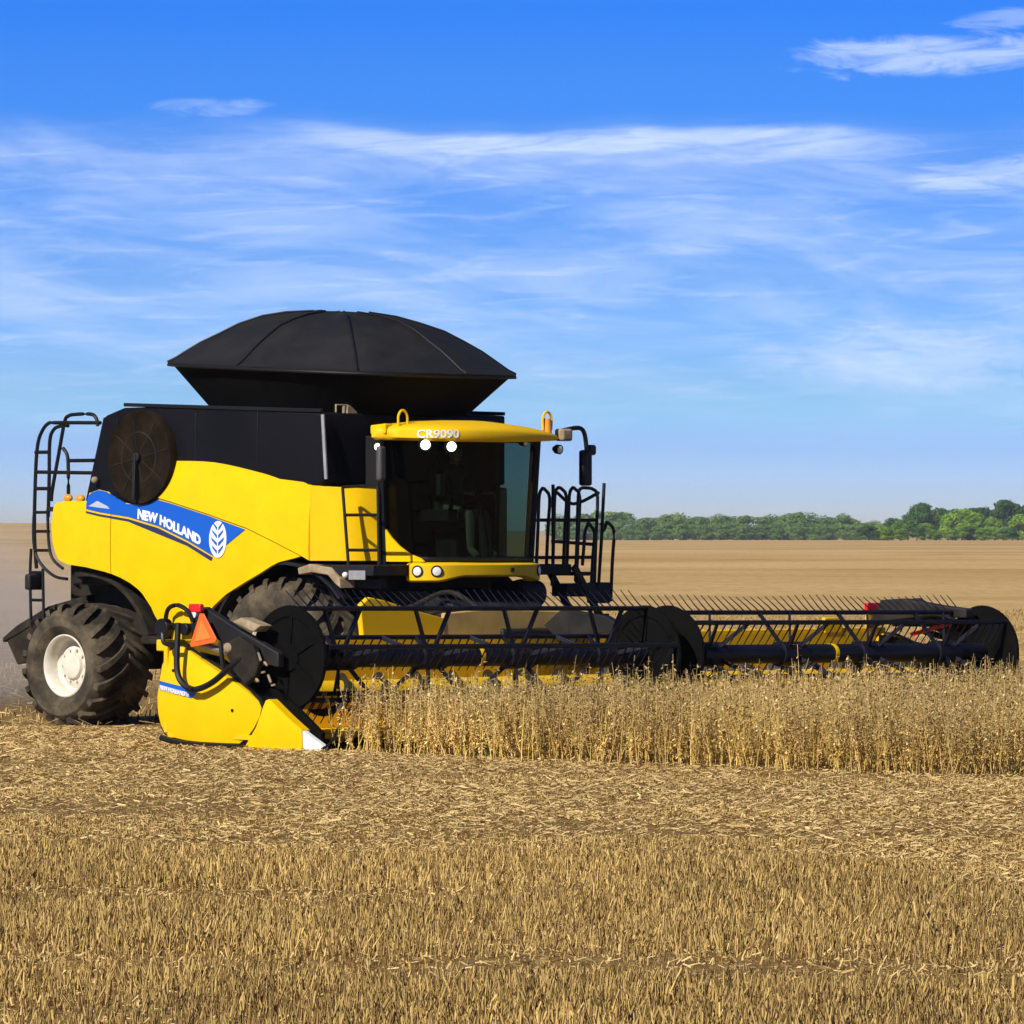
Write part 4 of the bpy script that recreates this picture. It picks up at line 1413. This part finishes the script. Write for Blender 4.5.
# rows run with the machine; the field ahead of the cutter bar is uncut
rows_y = np.arange(-6.88, 8.0, 0.34)
for ry in rows_y:
    front = ry < -4.2
    X = 5.02 if abs(ry) < 5.85 or ry > 6.5 else 5.75 + max(0.0, -ry - 6.3) * 5.0
    xe = 15.5
    while X < xe:
        X += rng.uniform(0.035, 0.085) * (1.0 if front else 1.25)
        yy = ry + rng.normal(0, 0.07)
        if ry < -6.7 and rng.random() < 0.45 + 0.35 * math.sin(X * 2.1 + 1.3 * math.sin(X * 0.7)):
            continue
        k = int(rng.integers(0, len(tmpl)))
        v, f, c = tmpl[k]
        a = rng.uniform(0, 6.28)
        sc = rng.normal(0.98, 0.12)
        lx, ly = rng.normal(0, 0.14, 2)
        ca, sa = math.cos(a), math.sin(a)
        x2 = (v[:, 0] * ca - v[:, 1] * sa) * sc + lx * v[:, 2]
        y2 = (v[:, 0] * sa + v[:, 1] * ca) * sc + ly * v[:, 2]
        z2 = v[:, 2] * sc
        wx, wy = to_world(X, yy)
        # plant axes are already random, so world axes will do
        PV.append(np.stack([wx + x2, wy + y2, z2], 1))
        PF.append(f + off)
        patch = 0.92 + 0.18 * math.sin(X * 0.9 + ry * 1.7) * math.sin(X * 0.37 - ry * 0.8)
        PC.append(c * rng.uniform(0.72, 1.22) * patch * np.array([1.0, rng.uniform(0.94, 1.06), rng.uniform(0.85, 1.15)]))
        off += len(v)
M['plant'] = attr_mat('dry_plant', 0.75)
crop = np_mesh('standing_crop', np.concatenate(PV), np.concatenate(PF), np.clip(np.concatenate(PC), 0, 1), M['plant'])
tag(crop, 'dry golden brown crop standing uncut in front of the header', 'crop', kind='stuff')

# ------------------------------------------------------------------ stubble and straw
def vnoise(x, y, sc, seed):
    r = np.random.default_rng(seed)
    G = r.random((64, 64))
    u, v = x * sc, y * sc
    iu, iv = np.floor(u).astype(int), np.floor(v).astype(int)
    fu, fv = u - iu, v - iv
    fu, fv = fu * fu * (3 - 2 * fu), fv * fv * (3 - 2 * fv)
    g = lambda a, b: G[a % 64, b % 64]
    return (g(iu, iv) * (1 - fu) + g(iu + 1, iv) * fu) * (1 - fv) + (g(iu, iv + 1) * (1 - fu) + g(iu + 1, iv + 1) * fu) * fv

def scatter(n, d0, d1, half=0.105):
    d = np.sqrt(rng.uniform(d0 ** 2, d1 ** 2, n))
    x = rng.uniform(-1, 1, n) * (half * d + 0.3)
    return x, d

def uncut(x, d):
    X, Y = to_local(x, d)
    return (Y > -6.25) & (X > 4.6)

def stems(n, d0, d1, hmul=1.0, rad=0.0065):
    x, d = scatter(n, d0, d1)
    # loose drilling rows along the heading
    X, Y = to_local(x, d)
    row = np.round(Y / 0.19) * 0.19
    Y = row + (Y - row) * 0.55
    x, d = to_world(X, Y)
    lowf = 0.62 * vnoise(x + 40, (d + 40) * 0.45, 0.55, 5) + 0.38 * vnoise(x + 90, (d + 70) * 0.8, 1.7, 6)
    keep = ~uncut(x, d) & (rng.random(n) < 0.10 + 1.3 * lowf)
    keep &= rng.random(n) < 0.45 + 0.6 * sstep(0.30, 0.60, vnoise(x * 0.16 + 7 + d * 0.03, d * 0.55 + 3 + x * 0.06, 1.0, 31))
    x, d, lowf = x[keep], d[keep], lowf[keep]
    n = len(x)
    edge = 49.0 - 0.8 * x + 5.0 * (vnoise(x + 33, d * 0.3, 0.35, 21) - 0.5)
    flat = sstep(-4.0, 4.0, d - edge) * (d < 80)
    bandn = sstep(0.30, 0.66, vnoise(x * 0.16 + 7 + d * 0.03, d * 0.55 + 3 + x * 0.06, 1.0, 31))
    h = (0.045 + 0.105 * lowf) * (0.40 + 0.70 * bandn) * rng.uniform(0.5, 1.3, n) * hmul * (1 - 0.72 * flat)
    r = rad * rng.uniform(0.6, 1.35, n)
    a = rng.uniform(0, 6.28, n)
    lx, ly = rng.normal(0.03, 0.26, n) * h, rng.normal(0, 0.26, n) * h
    z = terrain(x, d)
    V = np.zeros((n, 6, 3))
    for k in range(3):
        an = a + 2 * math.pi * k / 3
        V[:, k] = np.stack([x + r * np.cos(an), d + r * np.sin(an), z - 0.01], 1)
        V[:, 3 + k] = np.stack([x + lx + r * 0.75 * np.cos(an), d + ly + r * 0.75 * np.sin(an), z + h * (1 + 0.06 * k)], 1)
    base = np.arange(n)[:, None] * 6
    F = np.concatenate([base + np.array([[k, (k + 1) % 3, 3 + (k + 1) % 3, 3 + k]]) for k in range(3)], 0)
    t = rng.random(n)[:, None]
    t = t ** (2.3 - 1.35 * bandn)[:, None]
    c = (1 - t) * np.array([[0.20, 0.118, 0.036]]) + t * np.array([[0.75, 0.515, 0.175]])
    c = c * (0.80 + 0.35 * vnoise(x + 10, d * 0.5, 0.6, 9))[:, None]
    return V.reshape(-1, 3), F, np.repeat(np.clip(c, 0, 1), 6, 0)

def straws(n, d0, d1, L0=0.05, L1=0.20, up=0.25):
    x, d = scatter(n, d0, d1)
    lowf = vnoise(x + 15, (d + 12) * 0.5, 0.5, 15)
    X, Y = to_local(x, d)
    keep = ~uncut(x, d) & (rng.random(n) < 0.25 + 1.0 * lowf)
    x, d = x[keep], d[keep]
    n = len(x)
    L = rng.uniform(L0, L1, n)
    w = rng.uniform(0.0022, 0.0058, n)
    a = rng.uniform(0, 6.28, n)
    e = np.abs(rng.normal(0, up, n))
    dv = np.stack([np.cos(a) * np.cos(e), np.sin(a) * np.cos(e), np.sin(e)], 1)
    sv = np.stack([-np.sin(a), np.cos(a), rng.normal(0, 0.5, n)], 1) * w[:, None]
    p = np.stack([x, d, terrain(x, d) + rng.uniform(0.004, 0.03, n)], 1)
    q = p + dv * L[:, None]
    V = np.stack([p - sv, p + sv, q + sv, q - sv], 1)
    F = np.arange(n * 4).reshape(-1, 4)
    t = rng.random(n)[:, None]
    c = (1 - t) * np.array([[0.40, 0.255, 0.085]]) + t * np.array([[0.78, 0.57, 0.25]])
    return V.reshape(-1, 3), F, np.repeat(c, 4, 0)

def merge(parts):
    V, F, C, o = [], [], [], 0
    for v, f, c in parts:
        V.append(v); F.append(f + o); C.append(c)
        o += len(v)
    return np.concatenate(V), np.concatenate(F), np.concatenate(C)

V, F, C = merge([stems(72000, 29, 48, 1.0, 0.0055), stems(52000, 46, 64, 0.9, 0.007), stems(22000, 62, 80, 0.7, 0.008), stems(30000, 80, 190, 0.9, 0.013)])
stub = np_mesh('stubble', V, F, C, M['plant'])
tag(stub, 'short upright cut stubble covering the harvested ground', 'stubble', kind='stuff')
V, F, C = merge([straws(44000, 29, 49, 0.02, 0.08, up=0.4), straws(150000, 43, 80, 0.015, 0.07, 0.22), straws(110000, 44, 80, 0.03, 0.12, 0.16), straws(26000, 76, 150, 0.08, 0.3)])
litter = np_mesh('straw_litter', V, F, C, M['plant'])
tag(litter, 'pale chopped straw scattered between the stubble', 'straw', kind='stuff')

# a few green weeds at the crop's edge
def weed(x, y, h, dark, label):
    b = MB()
    r = random.Random(int(x * 1000))
    for s in range(5):
        a = r.uniform(0, 6.28)
        top = (x + 0.10 * math.cos(a), y + 0.10 * math.sin(a), h * r.uniform(0.6, 1))
        b.tube([(x, y, 0), ((x + top[0]) / 2, (y + top[1]) / 2, top[2] * 0.6), top], [0.006, 0.005, 0.003], 4)
        for k in range(9):
            t = r.uniform(0.25, 1)
            p = Vector((x + (top[0] - x) * t, y + (top[1] - y) * t, top[2] * t))
            aa = r.uniform(0, 6.28)
            d = Vector((math.cos(aa), math.sin(aa), r.uniform(-0.3, 0.5))) * 0.06
            sdv = d.cross(Vector((0, 0, 1))).normalized() * 0.02
            b.add([p, p + d * 0.5 + sdv, p + d, p + d * 0.5 - sdv], [(0, 1, 2, 3)])
    o = b.build('weed', mat('weed_leaf_dark' if dark else 'weed_leaf', (0.05, 0.055, 0.03) if dark else (0.08, 0.15, 0.03), 0.7, var=0.3))
    tag(o, label, 'weed', 'weeds at the edge of the crop')
wx, wy = to_world(8.2, -6.36)
weed(wx, wy, 0.42, False, 'small green weed at the edge of the standing crop, left of the dark one')
wx, wy = to_world(10.6, -6.36)
weed(wx, wy, 0.36, True, 'dark withered weed low at the foot of the standing crop')

# ------------------------------------------------------------------ trees beyond the field
def leaf_mat(name, c0, c1):
    m = bpy.data.materials.new(name)
    m.use_nodes = True
    m.node_tree.nodes.clear()
    t = NT(m.node_tree)
    out = t.n('ShaderNodeOutputMaterial')
    b = t.n('ShaderNodeBsdfPrincipled')
    b.inputs['Roughness'].default_value = 0.8
    b.inputs['Specular IOR Level'].default_value = 0.15
    t.link(b.outputs[0], out.inputs[0])
    o = t.n('ShaderNodeTexCoord').outputs['Object']
    nz = t.noise(o, 0.5, 3.0, 0.6)
    oi = t.n('ShaderNodeObjectInfo')
    f = t.math('ADD', t.math('MULTIPLY', t.smooth(nz, 0.3, 0.7), 0.6), t.math('MULTIPLY', oi.outputs['Random'], 0.5), clamp=True)
    t.link(t.mix(f, c0, c1), b.inputs['Base Color'])
    return m
M['leaf_bright'] = leaf_mat('leaf_bright', (0.06, 0.16, 0.012), (0.22, 0.36, 0.022))
M['leaf_dark'] = leaf_mat('leaf_dark', (0.018, 0.062, 0.010), (0.065, 0.15, 0.016))
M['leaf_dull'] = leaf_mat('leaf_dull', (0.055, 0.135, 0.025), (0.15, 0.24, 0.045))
M['bark'] = mat('bark', (0.09, 0.07, 0.05), 0.9, var=0.3)

def crown_mesh(name, seed, h, w, m, n=4200, low=0.03):
    r = np.random.default_rng(seed)
    nb = 15
    bl = []
    for i in range(nb):
        zc = r.uniform(low + 0.10, 0.86)
        wid = w * 0.5 * (math.sin(math.pi * min(1, zc * 0.9 + 0.12)) ** 0.6)
        a = r.uniform(0, 6.28)
        rr = wid * r.uniform(0.15, 0.75)
        bl.append((rr * math.cos(a), rr * math.sin(a), zc * h, w * r.uniform(0.16, 0.27)))
    V = []
    cnt = 0
    for i in range(n):
        bx, by, bz, br = bl[int(r.integers(0, nb))]
        d = r.normal(0, 1, 3)
        d /= np.linalg.norm(d)
        q = br * (r.random() ** 0.33) * r.uniform(0.85, 1.12)
        p = np.array([bx, by, bz]) + d * q * np.array([1, 1, 0.85])
        if p[2] < low * h or p[2] > h * 1.05:
            continue
        s = r.uniform(0.22, 0.48) * h / 11.0
        nrm_ = d + r.normal(0, 0.5, 3)
        nrm_ /= np.linalg.norm(nrm_)
        t1 = np.cross(nrm_, r.normal(0, 1, 3)); t1 /= np.linalg.norm(t1)
        t2 = np.cross(nrm_, t1)
        V += [p + t1 * s, p + t2 * s * 0.7, p - t1 * s, p - t2 * s * 0.7]
        cnt += 1
    V = np.array(V)
    F = np.arange(cnt * 4).reshape(-1, 4)
    me = bpy.data.meshes.new(name)
    me.from_pydata(V.tolist(), [], F.tolist())
    me.materials.append(m)
    return me

def trunk_mesh(seed, h, w):
    r = random.Random(seed)
    b = MB()
    b.tube([(0, 0, -0.4), (0.05, 0.02, h * 0.2), (0, 0.05, h * 0.5), (0.05, 0, h * 0.75)], [h * 0.03, h * 0.022, h * 0.014, h * 0.006], 8)
    for k in range(5):
        a = r.uniform(0, 6.28)
        z = h * r.uniform(0.2, 0.5)
        b.tube([(0, 0, z), (w * 0.16 * math.cos(a), w * 0.16 * math.sin(a), z + h * 0.12), (w * 0.3 * math.cos(a), w * 0.3 * math.sin(a), z + h * 0.26)], [h * 0.012, h * 0.008, h * 0.004], 6)
    me = bpy.data.meshes.new('trunk')
    me.from_pydata(b.v, [], b.f)
    me.materials.append(M['bark'])
    return me

T_H, T_W = 11.0, 10.0
kinds = {}
for nm, key, seeds in (('bright', 'leaf_bright', (1, 2, 3)), ('dark', 'leaf_dark', (4, 5, 6)), ('dull', 'leaf_dull', (7, 8, 9, 10))):
    kinds[nm] = [(crown_mesh('crown', s, T_H, T_W * (0.9 + 0.1 * (s % 3)), M[key]), trunk_mesh(s, T_H, T_W)) for s in seeds]

def tree(px, top, d, kind, label, group, wmul=1.0, base=541.5):
    """px, top: where its middle and its top stand in view; d: its distance"""
    x = (px - 512.0) / FPX * d
    z = float(terrain(np.array(x), np.array(float(d))))
    h = EYE + (525.0 - top) / FPX * d - z
    cr, tr = random.choice(kinds[kind])
    root = empty('tree', None, (x, d, z), random.uniform(0, 6.28))
    sc = h / T_H
    for nm, me_ in (('crown', cr), ('trunk', tr)):
        o = bpy.data.objects.new(nm, me_)
        COL.objects.link(o)
        o.parent = root
        o.scale = (sc * wmul, sc * wmul, sc)
    tag(root, label, 'tree', group)
    return root

# the near wood on the right
GR = 'trees of the near wood on the right'
tree(880, 524, 1960, 'bright', 'low bright green tree at the left end of the near wood on the right', GR, 1.2)
tree(900, 520, 1990, 'bright', 'fresh green bush-like tree just left of the tall dark round tree', GR, 1.1)
tree(923, 503, 2010, 'dark', 'tall dark round tree standing highest at the left of the near wood', GR, 1.15)
tree(908, 514, 2030, 'dark', 'dark tree on the left shoulder of the tall dark round tree', GR, 1.1)
tree(940, 508, 2030, 'dark', 'dark tree on the right shoulder of the tall dark round tree', GR, 1.1)
tree(925, 522, 1950, 'bright', 'small bright tree in front of the tall dark round tree', GR, 1.3)
tree(948, 512, 1970, 'bright', 'yellow-green sunlit tree right of the tall dark round tree', GR, 1.1)
tree(962, 507, 2020, 'bright', 'mid green tree in the dip of the near wood', GR, 1.1)
tree(974, 512, 1965, 'bright', 'light green tree in the middle front of the near wood', GR, 1.1)
tree(985, 506, 2030, 'dark', 'dark tree left of the tallest crown at the picture edge', GR, 1.1)
tree(1006, 500, 2015, 'dark', 'tallest crown of the near wood, right of all the others seen whole', GR, 1.25)
tree(995, 515, 1960, 'bright', 'rounded green tree in front of the tallest crown of the near wood', GR, 1.2)
tree(1018, 512, 1955, 'bright', 'light green tree right of the tallest crown of the near wood', GR, 1.2)
tree(1035, 503, 2020, 'dark', 'dark tree right of and behind the tallest crown', GR, 1.2)
tree(893, 518, 2060, 'dark', 'dark tree behind the fresh green trees at the left end of the near wood', GR, 1.4)
tree(955, 509, 2070, 'dark', 'dark tree behind the yellow-green sunlit tree', GR, 1.4)
tree(975, 508, 2075, 'dark', 'dark tree at the back of the middle of the near wood', GR, 1.4)
tree(1022, 505, 2070, 'dark', 'dark tree at the back of the right end of the near wood', GR, 1.4)
tree(1045, 512, 1970, 'bright', 'light green tree at the far right end of the near wood', GR, 1.2)
# the far hazy wood
GF = 'dull trees of the far wood'
LF = 'dull grey-green tree in the hazy far wood between the combine and the near trees'
tops = [(560, 514), (585, 512), (604, 510), (622, 510), (618, 518), (636, 518), (648, 515), (660, 516), (672, 514), (684, 516), (697, 515), (710, 517), (722, 515), (735, 517), (748, 515), (760, 516), (773, 515), (785, 513), (797, 511), (808, 514), (820, 516), (832, 516), (845, 515), (856, 519), (867, 521), (878, 522), (890, 521)]
for i, (px, tp) in enumerate(tops):
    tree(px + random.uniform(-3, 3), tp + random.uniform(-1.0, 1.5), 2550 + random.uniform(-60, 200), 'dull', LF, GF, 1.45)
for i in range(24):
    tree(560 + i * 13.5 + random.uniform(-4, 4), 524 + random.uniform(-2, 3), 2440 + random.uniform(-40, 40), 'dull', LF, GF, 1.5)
for i in range(11):
    tree(872 + i * 16 + random.uniform(-4, 4), 527 + random.uniform(-2, 2), 1925 + random.uniform(-15, 15), 'bright' if i % 3 else 'dark', 'low bush-like tree along the foot of the near wood on the right', GR, 1.7)

# ------------------------------------------------------------------ dust thrown up behind the machine
def dust():
    b = MB()
    b.ball((0, 0, 0), 1.0, 24, 14)
    o = b.build('dust_cloud', None or M['black'], None)
    o.location = (-9.6, 92, 1.05)
    o.scale = (5.0, 11.0, 2.3)
    m = bpy.data.materials.new('dust')
    m.use_nodes = True
    m.node_tree.nodes.clear()
    t = NT(m.node_tree)
    out = t.n('ShaderNodeOutputMaterial')
    pv = t.n('ShaderNodeVolumePrincipled')
    pv.inputs['Color'].default_value = (0.95, 0.84, 0.76, 1)
    oc = t.n('ShaderNodeTexCoord').outputs['Object']
    ln = t.n('ShaderNodeVectorMath', operation='LENGTH')
    t.link(oc, ln.inputs[0])
    nz = t.noise(oc, 2.0, 3.0)
    dn = t.math('MULTIPLY', t.smooth(ln.outputs['Value'], 1.0, 0.35), t.smooth(nz, 0.3, 0.7, 0.3, 1.0))
    t.link(t.math('MULTIPLY', dn, 0.24), pv.inputs['Density'])
    t.link(pv.outputs[0], out.inputs['Volume'])
    o.data.materials.clear()
    o.data.materials.append(m)
    tag(o, 'thin brown dust hanging behind the rear of the combine', 'dust', kind='stuff')
dust()

# ------------------------------------------------------------------ summer haze over the whole scene
def haze():
    b = MB()
    b.box((0, 4200, 20), (20500, 9800, 60))
    o = b.build('haze', M['black'], None, smooth=0)
    m = bpy.data.materials.new('haze_air')
    m.use_nodes = True
    m.node_tree.nodes.clear()
    t = NT(m.node_tree)
    out = t.n('ShaderNodeOutputMaterial')
    pv = t.n('ShaderNodeVolumePrincipled')
    pv.inputs['Color'].default_value = (0.80, 0.88, 1.0, 1)
    pv.inputs['Density'].default_value = 0.00006
    t.link(pv.outputs[0], out.inputs['Volume'])
    o.data.materials.clear()
    o.data.materials.append(m)
    tag(o, 'faint pale haze over the whole field', 'haze', kind='stuff')
haze()
